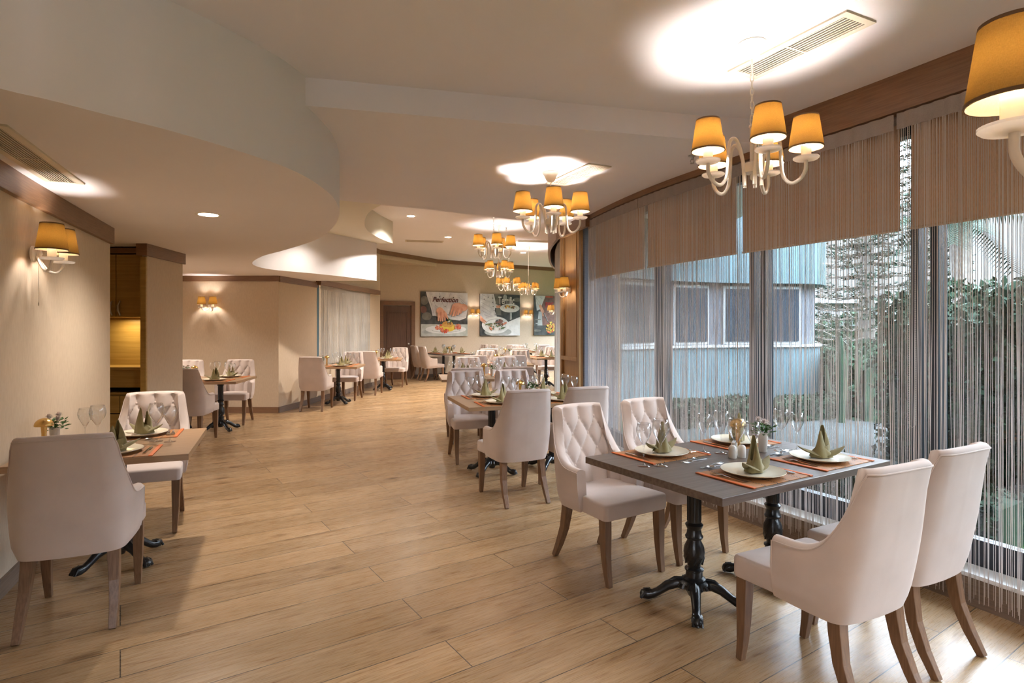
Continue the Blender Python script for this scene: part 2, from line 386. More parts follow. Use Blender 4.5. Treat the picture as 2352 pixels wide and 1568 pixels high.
# side wall with the curtained window
def sw(y): return (-3.83+.111*(y-9.53), y)
wo0, wo1, wz0, wz1 = 10.95, 13.65, .66, 2.20
wall('wall_side', sc([sw(9.53), sw(wo0)]), 0, 3.4*S)
wall('wall_side_below', sc([sw(wo0), sw(wo1)]), 0, wz0*S); wall('wall_side_above', sc([sw(wo0), sw(wo1)]), wz1*S, 3.4*S)
wall('wall_side_end', sc([sw(wo1), sw(14.45)]), 0, 3.4*S, off=(0, .35))
struct(B().ribbon(sc([sw(9.53), sw(14.45)]), 0, .095*S, -.016, 0).build('baseboard_side', M['base']))
struct(B().ribbon(sc([sw(9.53), sw(10.93)]), 2.15*S, ZL, -.03, 0).build('trim_5', M['trim']))
struct(B().ribbon(sc([sw(10.9), sw(14.2)]), 2.20*S, 2.30*S, -.11, 0).build('trim_6', M['trim']))
struct(B().ribbon(sc([sw(wo0), sw(wo1)]), (wz0-.02)*S, wz0*S, -.03, .2).build('trim_7', M['sill']))
struct(B().ribbon(sc([sw(wo0-.01), sw(wo0+.07)]), wz0*S, wz1*S, -.004, .10).build('trim_16', M['bluepost']))
win2 = struct(empty('window_2', (0, 0, 0)))
f = B()
for y in (wo0+.02, (wo0+wo1)/2, wo1-.02):
    x, yy = sw(y); f.box((x*S-.12, yy*S, (wz0+wz1)/2*S), (.05, .06, (wz1-wz0)*S))
f.build('window_frame', M['blackm'], win2)
B().ribbon(sc([sw(wo0), sw(wo1)]), wz0*S, wz1*S, .12, .125).build('window_pane', M['glass'], win2)
# back wall and door recess
def bw(t): return (-2.56+1.235*t, 16.2+.8*t)
BWL = sc([bw(-2.2), bw(4.6)])
wall('wall_back', BWL, 0, Z3)
struct(B().ribbon(sc([bw(-.20), bw(4.6)]), 0, .095*S, -.016, 0).build('baseboard_back', M['base']))
struct(B().ribbon(sc([bw(.33), bw(4.6)]), Z3-.11*S, Z3, -.04, 0).build('trim_8', M['trim']))
bh = B(); bh.prism(sc([(-3.32, 14.40), (-2.13, 16.42), (-2.6, 16.5), (-3.8, 15.9), (-3.8, 14.4)]), 3.12*S, Z3); struct(bh.build('wall_bulkhead', M['wall']))
struct(B().ribbon(sc([sw(10.8), sw(13.3), sw(14.42), (-2.13, 16.42)]), Z3-.11*S, Z3, -.03, .01).build('trim_9', M['trim']))
wall('wall_recess', sc([(-3.7, 14.45), (-3.95, 15.6)]), 0, Z3)
dr = empty('door_1', (0, 0, 0)); struct(dr)
tdir = Vector((1.235, .8)).normalized(); A_ = math.atan2(.8, 1.235)
dc = Vector(bw(-.47))*S
def onwall(c, du, dn, z): return (c[0]+tdir.x*du+tdir.y*dn, c[1]+tdir.y*du-tdir.x*dn, z)
b = B(); b.box(onwall(dc, 0, .02, 1.07), (.86, .04, 2.12), A_); b.build('door_leaf', M['door'], dr)
b = B()
for x0, x1, z0, z1 in ((-.32, .32, .25, .80), (-.32, .32, .92, 1.95)):
    for q in ((x0, x0+.03), (x1-.03, x1)): b.box(onwall(dc, sum(q)/2, .045, (z0+z1)/2), (.03, .015, z1-z0), A_)
    for q in (z0, z1): b.box(onwall(dc, 0, .045, q), (x1-x0, .015, .03), A_)
b.build('door_moulding', M['door'], dr)
b = B()
for s_ in (-1, 1): b.box(onwall(dc, s_*.49, .03, 1.12), (.12, .08, 2.24), A_)
b.box(onwall(dc, 0, .03, 2.21), (1.1, .08, .12), A_); b.build('door_frame', M['trim'], dr)
b = B(); k = onwall(dc, .33, .09, 1.02); b.lathe([(0, -.03), (.022, -.02), (.028, 0), (.022, .02), (0, .03)], 12, k); b.build('door_knob', M['silver'], dr, smooth=True)
# window wall: low wall, sill, skirting, glazing, header
struct(B().ribbon(WIN, 0, .155*S, 0, -.30).build('wall_right', M['base'], smooth=25))
struct(B().ribbon(WIN, 0, .145*S, .0, .014).build('baseboard_right', M['base'], smooth=25))
struct(B().ribbon(WIN, .145*S, .165*S, .02, -.30).build('trim_10', M['sill'], smooth=25))
struct(B().ribbon(WIN, 2.60*S, Z1, .04, -.34).build('trim_11', M['trim'], smooth=25))
wn = struct(empty('window_1')); WN = np.array(WIN)
dW = np.r_[0, np.cumsum(np.linalg.norm(np.diff(WN, axis=0), axis=1))]; LW = dW[-1]
def wat(s, off=0):
    x, y = np.interp(s, dW, WN[:, 0]), np.interp(s, dW, WN[:, 1]); e = .05
    t = np.array([np.interp(s+e, dW, WN[:, 0])-np.interp(s-e, dW, WN[:, 0]), np.interp(s+e, dW, WN[:, 1])-np.interp(s-e, dW, WN[:, 1])]); t /= np.linalg.norm(t)
    return np.array([x-t[1]*off, y+t[0]*off]), math.atan2(t[1], t[0])
def s_at_ratio(r):
    k = WN[:, 1] > .5; rr = WN[k, 0]/WN[k, 1]; return float(np.interp(-r, -rr, dW[k]))
MUL = [s_at_ratio(r) for r in (6.0, 1.9, 1.12, .690, .404, .236)]
for z0, z1 in ((.165, .30), (2.5, 2.6)):
    B().ribbon(WIN, z0*S, z1*S, -.13, -.20).build('window_frame', M['blackm'], wn, smooth=25)
for m_ in MUL:
    for d in (-.055, .055):
        p, a = wat(m_+d, -.16); b = B(); b.box((p[0], p[1], 1.38*S), (.045, .09, 2.4*S), a); b.build('window_mullion', M['blackm'], wn)
ed = [0]+MUL+[LW]
for i in range(len(ed)-1):
    pts = [tuple(wat(x, -.165)[0]) for x in np.linspace(ed[i]+.02, ed[i+1]-.02, 5)]
    B().ribbon(pts, .30*S, 2.5*S, -.003, .003).build('window_pane', M['glass'], wn, smooth=25)
# pier beside the window
pr = B(); pr.prism(sc([(.80, 6.72), (.63, 7.33), (.66, 7.45), (1.25, 7.45), (1.25, 6.72)]), 0, Z2); struct(pr.build('wall_pier', M['oakpanel']))
gp = B(); gp.prism(sc([(.835, 6.69), (.82, 6.719), (1.22, 6.719), (1.22, 6.69)]), 0, Z2); struct(gp.build('trim_12', M['grey']))
p0, p1 = Vector((.80, 6.72))*S, Vector((.63, 7.33))*S; pd = (p1-p0).normalized(); pa = math.atan2(pd.y, pd.x); pn = Vector((-pd.y, pd.x))
mo = B()
def pier(u, z, du, dz, t=.02): q = p0+pd*u+pn*(t/2); mo.box((q.x, q.y, z), (du, t, dz), pa)
LP = (p1-p0).length
pier(.03, 1.4, .06, 2.8, .03); pier(LP-.03, 1.4, .06, 2.8, .03)
for z in (.20, .86, 1.10, 2.72): pier(LP/2, z, LP-.12, .05, .035)
for z0, z1 in ((.2, .86), (1.1, 2.72)):
    for u in (.10, LP-.10): pier(u, (z0+z1)/2, .02, z1-z0, .028)
struct(mo.build('trim_13', M['oakpanel'], bevel=.004))
cn = B(); cn.ribbon(sc([(.86, 6.45), (.78, 6.72), (.60, 7.36)]), 2.52*S, Z2, 0, .05); struct(cn.build('trim_14', M['trim']))
# far bay: pelmet, wall line and glass
PEL = crom(sc([(.60, 7.30), (.64, 7.9), (.60, 9.0), (.64, 10.), (.80, 11.6), (1.12, 13.2), (1.6, 15.0), (2.15, 17.0)]), 6)
struct(B().ribbon(PEL, 2.63*S, Z3, -.02, .02).build('trim_15', M['trim'], smooth=25))
struct(B().ribbon(BAY, 0, .3*S, 0, -.2).build('wall_bay', M['base'], smooth=25)); struct(B().ribbon(BAY, 2.7*S, Z3, 0, -.2).build('wall_bay_header', M['trim'], smooth=25))
w3 = struct(empty('window_3')); B().ribbon(BAY, .3*S, 2.7*S, -.15, -.156).build('window_pane', M['glass'], w3, smooth=25)

# ------------------------------------------------------------------ curtains
def strings(name, segs, z_top, z_bot, m, label, group, clump=.4, step=.0052, r=(.0010, .0018), at=wat, off=.03):
    V = []; F = []
    s0, s1 = segs; s = s0; cl = []
    while s < s1: cl.append(s); s += random.uniform(.03, .09)
    s = s0
    while s < s1:
        c = min(cl, key=lambda q: abs(q-s)); rad = random.uniform(*r); sway = random.uniform(-.012, .012); k = clump*random.uniform(.3, 1.1)
        zb = z_bot+random.uniform(-.02, .05); base = len(V); nseg = 7; ph = random.uniform(0, 6)
        for i in range(nseg+1):
            t = i/nseg; z = z_top+(zb-z_top)*t
            pull = k*min(1, t*1.25)**1.5
            ss = s+(c-s)*pull+sway*t*(1-t)*2+.0025*math.sin(ph+t*7)
            p, a = at(ss, off+.012*math.sin(ph)*t)
            ca, sa = math.cos(a), math.sin(a)
            for x, y in ((-rad, 0), (rad*.5, rad*.8), (rad*.5, -rad*.8)): V.append((p[0]+x*ca-y*sa, p[1]+x*sa+y*ca, z))
            if i:
                o = base+3*i
                for q in range(3): F.append((o-3+q, o-3+(q+1) % 3, o+(q+1) % 3, o+q))
        s += random.uniform(.3, 1.7)*step
    b = B(); b.v = V; b.f = F; b.mi = [0]*len(F)
    o = b.build(name, m); return o
HD = 2.595*S
cuts = [s_at_ratio(1.5), s_at_ratio(1.02), s_at_ratio(.666), s_at_ratio(.382), s_at_ratio(.222), LW-.01]
names = ['string curtain panel beyond the right picture edge', 'sparse taupe string curtain panel behind the two nearest chairs',
         'taupe string curtain panel hanging behind the nearest window table', 'dense taupe string curtain panel left of the second window post', 'narrow taupe string curtain panel next to the slate pier']
for i in range(5):
    t = tag(empty('string_curtain'), names[i], 'curtain', 'string curtains on the window wall')
    a0, a1 = cuts[i]+.01, cuts[i+1]-.01
    o = strings('strings', (a0, a1), HD-.098, .045, M['string'], '', '', step=(.0072, .0072, .0066, .0056, .0052)[i]); o.parent = t; o['kind'] = 'stuff'
    hb = B(); xs = np.linspace(a0, a1, 60); tp = []; 
    for j, x in enumerate(xs):
        p, _ = wat(x, .03+.006*math.sin(j*1.3)); tp.append((p[0], p[1]))
    hb.ribbon(tp, HD-.10, HD-.005+0, 0, .004)
    hb.build('heading_tape', M['lace'], t, smooth=50)
    bl_ = tag(empty('roller_blind'), ['brown roller blind past the right picture edge', 'brown half-lowered roller blind behind the two nearest chairs',
        'wide brown half-lowered roller blind above the nearest window table', 'brown half-lowered roller blind left of the chandelier gap', 'narrow brown half-lowered roller blind beside the slate pier'][i], 'blind', 'half-lowered roller blinds')
    g0, g1 = a0+.015, a1-.03
    pts = [tuple(wat(x, -.055)[0]) for x in (g0, g1)]
    zt = 2.56*S
    B().ribbon(pts, 1.955*S, zt, -.0012, .0012).build('blind_fabric', M['blind'], bl_)
    b = B(); q0, q1 = pts; b.tube([(*q0, zt+.02), (*q1, zt+.02)], .028, 14); b.build('roller_tube', M['lace'], bl_, smooth=True)
    b = B(); b.tube([(*q0, 1.955*S), (*q1, 1.955*S)], .009, 8); b.build('bottom_bar', M['blind'], bl_, smooth=True)
    if i:
        cx, _ = wat(g1-.02, -.03); zl = .92; b = B(); n_ = 170; V = []
        for j in range(n_):
            for dx in (-.014, .014):
                b.box((cx[0]+dx*.7, cx[1]-dx*.9, zt-(zt-zl)*j/n_), (.0045, .0045, .0055))
        b.tube([(cx[0]-.0098, cx[1]+.0126, zt), (cx[0]-.0098, cx[1]+.0126, zl), (cx[0], cx[1], zl-.012), (cx[0]+.0098, cx[1]-.0126, zl), (cx[0]+.0098, cx[1]-.0126, zt)], .0012, 4)
        b.build('bead_chain', M['silver'], bl_)
def sat(s, off):
    x, y = sw(s); return np.array([x*S+.02+off, y*S]), math.atan2(.994, .111)
t = tag(empty('string_curtain'), 'cream string curtain over the left wall window', 'curtain')
o = strings('strings', (11.02, 13.62), 2.19*S, .69*S, M['stringw'], '', '', clump=.25, step=.0075, r=(.0024, .004), at=sat, off=.03); o.parent = t; o['kind'] = 'stuff'
x0, x1 = sw(11.0), sw(13.6); B().ribbon([(x0[0]*S+.05, x0[1]*S), (x1[0]*S+.05, x1[1]*S)], 2.12*S, 2.20*S, 0, .006).build('heading_tape', M['stringw'], t)
BY = np.array(BAY); dB = np.r_[0, np.cumsum(np.linalg.norm(np.diff(BY, axis=0), axis=1))]
def bat(s, off):
    x, y = np.interp(s, dB, BY[:, 0]), np.interp(s, dB, BY[:, 1]); return np.array([x-off, y]), PI/2
t = tag(empty('string_curtain'), 'pale string curtain on the curved far bay beyond the oak pier', 'curtain')
o = strings('strings', (.25, 6.8), 2.66*S, .05, M['stringw'], '', '', clump=.2, step=.012, r=(.003, .005), at=bat, off=.03); o.parent = t; o['kind'] = 'stuff'
bb = tag(empty('roller_blind'), 'brown half-lowered roller blind on the far bay beyond the pier', 'blind')
B().ribbon([(p[0]+.05, p[1]) for p in BAY[2:36]], 2.0*S, 2.66*S, -.001, .001).build('blind_fabric', M['blind'], bb)

# ------------------------------------------------------------------ cabinet in the niche
cb = tag(empty('dresser', (0, 0, 0)), 'honey wood wall cabinet with shelf recess and drawers in the left niche', 'cabinet')
Yc = 6.1*S
def cbx(name, x0, x1, z0, z1, y=Yc, d=.02, m='cab', par=cb, bev=.002):
    b = B(); b.box(((x0+x1)/2*S, y+d/2, (z0+z1)/2*S), ((x1-x0)*S, d, (z1-z0)*S)); return b.build(name, M[m], par, bevel=bev)
cbx('carcass', -5.1, -3.82, 1.51, 2.17, Yc+.025, .40)
cbx('cornice', -5.1, -3.80, 2.18, 2.235, Yc-.01, .4, 'trim')
for x0, x1, hx in ((-5.07, -4.62, -4.66), (-4.61, -4.165, -4.20), (-4.155, -3.83, -4.115)):
    d_ = cbx('cabinet_door', x0, x1, 1.515, 2.165)
    b = B(); b.tube([((hx)*S, Yc-.002, 1.53*S), (hx*S, Yc-.035, 1.58*S), (hx*S, Yc-.035, 1.63*S), (hx*S, Yc-.002, 1.68*S)], [.007, .012, .012, .007], 8)
    b.build('handle', M['silver'], d_, smooth=True)
cbx('back_panel', -5.1, -3.82, .97, 1.51, Yc+.40, .02)
cbx('side_panel', -3.84, -3.80, .0, 1.51, Yc, .42)
cbx('worktop', -5.1, -3.82, .955, .985, Yc-.02, .44)
cbx('apron', -5.1, -3.84, .77, .955, Yc+.01, .03)
cbx('shadow_gap_shelf', -5.1, -3.84, .69, .70, Yc+.0, .4)
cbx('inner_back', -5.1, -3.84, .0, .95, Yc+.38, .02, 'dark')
cbx('base_top', -5.1, -3.84, .685, .715, Yc-.0, .38)
for x0, x1, z0, z1 in ((-5.0, -4.13, .50, .68), (-4.12, -3.86, .50, .68), (-5.0, -4.13, .06, .49), (-4.12, -3.86, .06, .49)):
    d_ = cbx('drawer' if z1 > .6 else 'cabinet_door', x0, x1, z0, z1, Yc+.005, .02)
    if z1 < .6:
        b = B(); hx = x0+.05; b.tube([(hx*S, Yc, .34*S), (hx*S, Yc-.03, .38*S), (hx*S, Yc-.03, .44*S), (hx*S, Yc, .47*S)], .009, 8); b.build('handle', M['silver'], d_, smooth=True)
light('cabinet_lamp', 'AREA', (-4.2*S, Yc+.18, 1.49*S), 1.6, (1, .78, .42), cb, size=.25)

# ------------------------------------------------------------------ chairs
def plan_curve():
    pts = crom([(0, -.265), (.12, -.260), (.195, -.246), (.236, -.205), (.250, -.125), (.259, -.03), (.263, .035)], 12)
    P = np.array(pts); d = np.r_[0, np.cumsum(np.linalg.norm(np.diff(P, axis=0), axis=1))]; return P, d
PC, PD = plan_curve(); SM = PD[-1]; S0 = .232
def plan(s):
    a = abs(s); x = np.interp(a, PD, PC[:, 0]); y = np.interp(a, PD, PC[:, 1]); e = .004
    t = np.array([np.interp(a+e, PD, PC[:, 0])-np.interp(a-e, PD, PC[:, 0]), np.interp(a+e, PD, PC[:, 1])-np.interp(a-e, PD, PC[:, 1])]); t /= np.linalg.norm(t)
    n = np.array([-t[1], t[0]]); sg = 1 if s >= 0 else -1
    return np.array([x*sg, y]), np.array([n[0]*sg, n[1]])
def topz(s):
    a = abs(s)
    if a < S0-.015: return .985-.006*(a/S0)**2
    t = min(1, max(0, (a-S0+.015)/(SM-S0+.015))); return .640+.339*(1-t)**5.0
def bpos(s, o, z):
    p, n = plan(s); a = abs(s); wgt = 1-max(0, min(1, (a-.16)/(SM-.16)))*.75
    lean = max(0, z-.42)**1.15*.20*wgt; squeeze = 1-.03*max(0, z-.6)/.38*min(1, a/.12)
    bulge = .012*math.sin(PI*min(1, max(0, (z-.36)/.5)))
    tuck = .02*max(0, (.43-z)/.07)
    q = p+n*(o-bulge+tuck); return (q[0]*squeeze, q[1]-lean, z)
DX, DZ, ZR = .135, .104, .893
def puff(s, z):
    Aa = s/DX; Bz = (ZR-z)/(2*DZ)
    if Bz < 0: g = abs(math.sin(PI*Aa))**2
    elif Bz > 1.5: g = abs(math.cos(PI*Aa))**2
    else: g = abs(math.sin(PI*(Aa+Bz))*math.sin(PI*(Aa-Bz)))
    g = g**.36 if g > 1e-9 else 0
    T = topz(s); w_ = min(1, max(0, (T-z-.004)/.03))*min(1, max(0, (SM-abs(s))/.05))
    return .031*(g*w_+(1-w_)*.8)
def button_spots():
    out = []
    for r in range(4):
        z = ZR-r*DZ
        ks = ([-1, 0, 1] if r % 2 == 0 else [-1.5, -.5, .5, 1.5])
        if r >= 2: ks = ks+([-2, 2] if r % 2 == 0 else [])
        for k in ks:
            s = k*DX
            if z < topz(s)-.035: out.append((s, z))
    return out
def make_chair(with_buttons, detail=1.0):
    root = empty('dining_chair'); tub = B()
    # seat
    b = B(); N_ = 44; out = []
    def outline(ins):
        pts = []; y0, y1, w0, w1, r = -.22+ins, .262-ins, .225-ins, .252-ins, max(.012, .028-ins*.1)
        cs = [(w1-r, y1-r, 0), (-(w1-r), y1-r, 1), (-(w0-r), y0+r, 2), (w0-r, y0+r, 3)]
        for cx, cy, q in cs:
            for k in range(11): a = PI/2*q+PI/2*k/10; pts.append((cx+r*math.cos(a), cy+r*math.sin(a)))
        return pts
    rings = [(.004, .385), (0, .395), (0, .462)]+[(.018*(1-math.cos(a)), .462+.018*math.sin(a)) for a in (.5, 1.0, 1.57)]+[(.05, .484), (.09, .487), (.14, .490), (.19, .491)]
    V = []; F = []
    for ins, z in rings: V += [(x, y, z) for x, y in outline(ins)]
    n = 44
    for i in range(len(rings)-1):
        for k in range(n): F.append((i*n+k, i*n+(k+1) % n, (i+1)*n+(k+1) % n, (i+1)*n+k))
    F += [tuple(reversed(range(n))), tuple((len(rings)-1)*n+k for k in range(n))]
    b.add(V, F); b.build('seat', M['fab'], root, smooth=60)
    # backrest
    ns = int(120*detail); nz = int(64*detail); b = B(); V = []; F = []
    SS = np.linspace(-SM, SM, ns); rows = None
    for s in SS:
        T = topz(s); th = .052; prof = []
        for z in np.linspace(.362+.02*min(1, (abs(s)/SM)**2), T-.022, 14): prof.append(bpos(s, 0, z))
        for o_, dz in ((.004, .012), (.014, .003), (.028, 0), (.044, .004)): prof.append(bpos(s, o_, T-dz))
        for z in np.linspace(T-.014, .435, nz): prof.append(bpos(s, th+puff(s, z)-.012, z))
        prof.append(bpos(s, .03, .40)); V += prof; rows = len(prof)
    for i in range(ns-1):
        for k in range(rows): k2 = (k+1) % rows; F.append((i*rows+k, i*rows+k2, (i+1)*rows+k2, (i+1)*rows+k))
    F += [tuple(range(rows)), tuple(reversed([(ns-1)*rows+k for k in range(rows)]))]
    b.add(V, F)
    spots = button_spots()
    def btn(bb, s, z):
        p = bpos(s, .052-.012+.002, z); _, nn = plan(s); q = B(); q.lathe([(0, -.008), (.010, -.006), (.0145, 0), (.010, .006), (0, .008)], 12)
        bb.add([(p[0]+x*nn[1]+h_*nn[0], p[1]-x*nn[0]+h_*nn[1], p[2]+y_) for x, y_, h_ in q.v], q.f)
    if with_buttons == 0:
        for s, z in spots: btn(b, s, z)
    bk = b.build('backrest', M['fab'], root, smooth=75)
    if with_buttons:
        for s, z in spots:
            q = B(); btn(q, s, z); q.build('button', M['fab'], bk, smooth=True)
    # piping along the shell edge
    b = B(); path = []
    for s in np.linspace(-SM, SM, 70): path.append(bpos(s, -.001, topz(s)-.02))
    path = [bpos(-SM, -.001, .40), bpos(-SM, -.001, .52)]+path+[bpos(SM, -.001, .52), bpos(SM, -.001, .40)]
    b.tube(path, .0035, 6, up=(.1, .2, 1)); b.build('piping', M['fab'], root, smooth=True)
    sq = [(1, 1), (-1, 1), (-1, -1), (1, -1)]
    for sx_ in (-1, 1):
        b = B(); b.tube([(sx_*.217, .216, .40), (sx_*.217, .219, .30), (sx_*.216, .224, .18), (sx_*.214, .232, .09), (sx_*.212, .246, 0)], [.027, .026, .0225, .019, .0155], 4, sect=sq, up=(0, 1, .01))
        b.build('leg', M['leg'], root, bevel=.003, angle=60)
        b = B(); b.tube([(sx_*.176, -.192, .395), (sx_*.178, -.198, .32), (sx_*.184, -.216, .21), (sx_*.190, -.258, .10), (sx_*.192, -.310, 0)], [.027, .026, .023, .020, .016], 4, sect=sq, up=(0, 1, .01))
        b.build('leg', M['leg'], root, bevel=.003, angle=60)
    return root
CH = Proto(make_chair(1)); CHB = Proto(make_chair(0, .8))
CHG = 'tufted velvet dining chairs'
def rz_face(fx, fy): return math.atan2(fy, fx)-PI/2

# ------------------------------------------------------------------ tables
def make_pedestal(root, x):
    p = empty('pedestal', (x, 0, 0), 0, root)
    b = B(); prof = [(.052, .115), (.060, .13), (.060, .145), (.045, .155), (.043, .185), (.050, .19), (.050, .198), (.034, .205), (.036, .22), (.050, .25), (.056, .285), (.052, .315), (.038, .345),
        (.034, .355), (.046, .362), (.048, .372), (.040, .385), (.036, .41), (.044, .425), (.048, .435), (.036, .448), (.034, .60), (.036, .645), (.046, .655), (.046, .665), (.036, .675), (.05, .70), (.055, .715)]
    b.lathe(prof, 24)
    for k in range(10):
        a = 2*PI*k/10; b.tube([(.034*math.cos(a), .034*math.sin(a), .455), (.034*math.cos(a), .034*math.sin(a), .64)], .005, 5)
        b.tube([(.045*math.cos(a+t*1.2), .045*math.sin(a+t*1.2), .225+.1*t) for t in (0, .33, .66, 1)], [.004, .011, .011, .004], 6)
    b.build('column', M['iron'], p, smooth=35)
    b = B(); b.lathe([(0, .045), (.03, .05), (.042, .075), (.075, .105), (.082, .125), (.06, .135)], 20)
    for k in range(16): a = 2*PI*k/16; b.tube([(.075*math.cos(a), .075*math.sin(a), .128), (.09*math.cos(a), .09*math.sin(a), .105)], .008, 5)
    b.build('boss', M['iron'], p, smooth=35)
    for k in range(4):
        a = PI/4+k*PI/2; b = B(); ca, sa = math.cos(a), math.sin(a)
        pr = [(.045, .105, .030), (.09, .112, .030), (.14, .090, .026), (.185, .055, .022), (.215, .036, .024), (.245, .034, .031), (.275, .028, .024), (.285, .024, .010)]
        b.tube([(r*ca, r*sa, z) for r, z, _ in pr], [q for *_, q in pr], 10)
        for q in (-1, 0, 1):
            oa = q*.018; b.tube([((.232)*ca-oa*sa, .232*sa+oa*ca, .052), (.262*ca-oa*sa, .262*sa+oa*ca, .046), (.282*ca-oa*1.2*sa, .282*sa+oa*1.2*ca, .014)], [.008, .011, .008], 6)
        b.tube([(.06*ca, .06*sa, .14), (.10*ca, .10*sa, .135), (.15*ca, .15*sa, .105)], [.006, .010, .004], 6)
        b.build('foot', M['iron'], p, smooth=45)
    return p
def make_table(L, W, m, peds):
    root = empty('dining_table'); b = B(); b.box((0, 0, .7315), (L, W, .037)); b.build('tabletop', M[m], root, bevel=.0015, seg=1)
    for x in peds: make_pedestal(root, x)
    return root
PT = {'big_d': Proto(make_table(1.41, .965, 'topdark', (-.34, .34))), 'big_l': Proto(make_table(1.41, .98, 'toplight', (-.34, .34))), 'small': Proto(make_table(.90, .965, 'toplight', (0,)))}
TH = .75
# ------------------------------------------------------------------ tableware prototypes
def glass_obj(h, r):
    root = empty('wine_glass'); b = B()
    zb = h*.46
    bowl = [(.004, zb), (.012*r/.045, zb+.012), (.026*r/.045, zb+.035), (.040*r/.045, zb+.062), (r, zb+.082), (r*.99, zb+.098), (r*.90, h-.018), (r*.80, h)]
    inner = [(q-.0012, z+.001) for q, z in reversed(bowl[1:])]
    b.lathe_open(bowl+[(r*.80-.0012, h)]+inner[1:]+[(.0, zb+.008)], 20)
    b.build('bowl', M['wine'], root, smooth='all')
    b = B(); b.lathe([(r*.86, 0), (r*.86, .0012), (r*.4, .003), (.007, .009), (.0042, .02), (.0035, h*.25), (.0038, zb-.012), (.006, zb+.002)], 18)
    b.build('stem', M['wine'], root, smooth='all')
    return root
GL = Proto(glass_obj(.252, .047)); GS = Proto(glass_obj(.232, .041))
def plate_obj():
    b = B(); b.lathe([(0, .004), (.085, .003), (.09, 0), (.10, 0), (.105, .004), (.150, .016), (.1565, .0195), (.1555, .0225), (.148, .020), (.105, .0095), (.09, .0085), (0, .0085)], 48)
    return b.build('dinner_plate', M['plate'], smooth=50)
PL = Proto(plate_obj())
def napkin_obj():
    root = empty('folded_napkin')
    def sheet(rows, th=.0025):
        """rows: list of lists of points -> thickened sheet"""
        A = np.array(rows, float); gu = np.gradient(A, axis=0); gv = np.gradient(A, axis=1); nn = np.cross(gu, gv); nn /= np.linalg.norm(nn, axis=2)[..., None]+1e-9
        n, m_ = A.shape[:2]; V = np.concatenate([(A+nn*th/2).reshape(-1, 3), (A-nn*th/2).reshape(-1, 3)]); o = n*m_; F = []
        for i in range(n-1):
            for j in range(m_-1):
                a, b_, c, d = i*m_+j, i*m_+j+1, (i+1)*m_+j+1, (i+1)*m_+j; F += [(a, b_, c, d), (o+d, o+c, o+b_, o+a)]
        E = [(i*m_, (i+1)*m_) for i in range(n-1)]+[((i+1)*m_+m_-1, i*m_+m_-1) for i in range(n-1)]+[(j+1, j) for j in range(m_-1)]+[((n-1)*m_+j, (n-1)*m_+j+1) for j in range(m_-1)]
        F += [(a, b_, o+b_, o+a) for a, b_ in E]
        return V, F
    b = B(); R_ = []
    for i in range(46):                     # wrapped upright leaf with two peaks
        u = i/45; th = -2.6+u*8.2; r = .040+.010*u
        pk = .185*math.exp(-abs((th-.6)/1.25)**2.6)+.15*math.exp(-abs((th-4.2)/.9)**2.2)
        h = max(.055, min(.178, pk)); row = []
        for j in range(9):
            v = j/8; rr = r*(1.15-.72*v**1.9)*(1+.1*math.sin(6*th+3*v)); row.append((rr*math.cos(th)*1.15, rr*math.sin(th)*.8, .004+h*v))
        R_.append(row)
    b.add(*sheet(R_)); b.build('upright_fold', M['napkin'], root, smooth=60)
    for sg, nm, L_ in ((-1, 'side_leaf', .125), (1, 'side_leaf', .115)):
        b = B(); R_ = []
        for i in range(14):
            u = i/13; w_ = .036*math.sin(PI*min(1, .28+u*.72))**.8*(1-.25*u)+.001; row = []
            for j in range(9):
                v = j/8*2-1; x = sg*(.012+L_*u); z = .012+.055*u**1.7*(1)+.020*(1-v*v)*(1-u*.4)*math.sin(PI*u*.9+.3); row.append((x, -.012+v*w_-sg*.02*u, z))
            R_.append(row)
        b.add(*sheet(R_)); b.build(nm, M['napkin'], root, smooth=60)
    b = B(); R_ = []
    for i in range(22):                      # low cross-over band in front
        u = i/21; th = -PI*.95+u*PI*1.25; row = []
        for j in range(5):
            v = j/4; rr = .043-.004*v; row.append((rr*math.cos(th)*1.1, rr*math.sin(th)*.85, .004+(.030+.028*math.sin(PI*u))*v+.02*u*v))
        R_.append(row)
    b.add(*sheet(R_)); b.build('front_cuff', M['napkin'], root, smooth=60)
    return root
NP = Proto(napkin_obj())
def mat_obj():
    root = empty('placemat'); b = B(); b.box((0, 0, .002), (.44, .335, .003)); b.build('slats', M['cane'], root)
    for s_ in (-1, 1):
        b = B(); b.box((s_*.222, 0, .0035), (.022, .345, .006)); b.build('border', M['orange'], root, bevel=.0015)
    return root
PM = Proto(mat_obj())
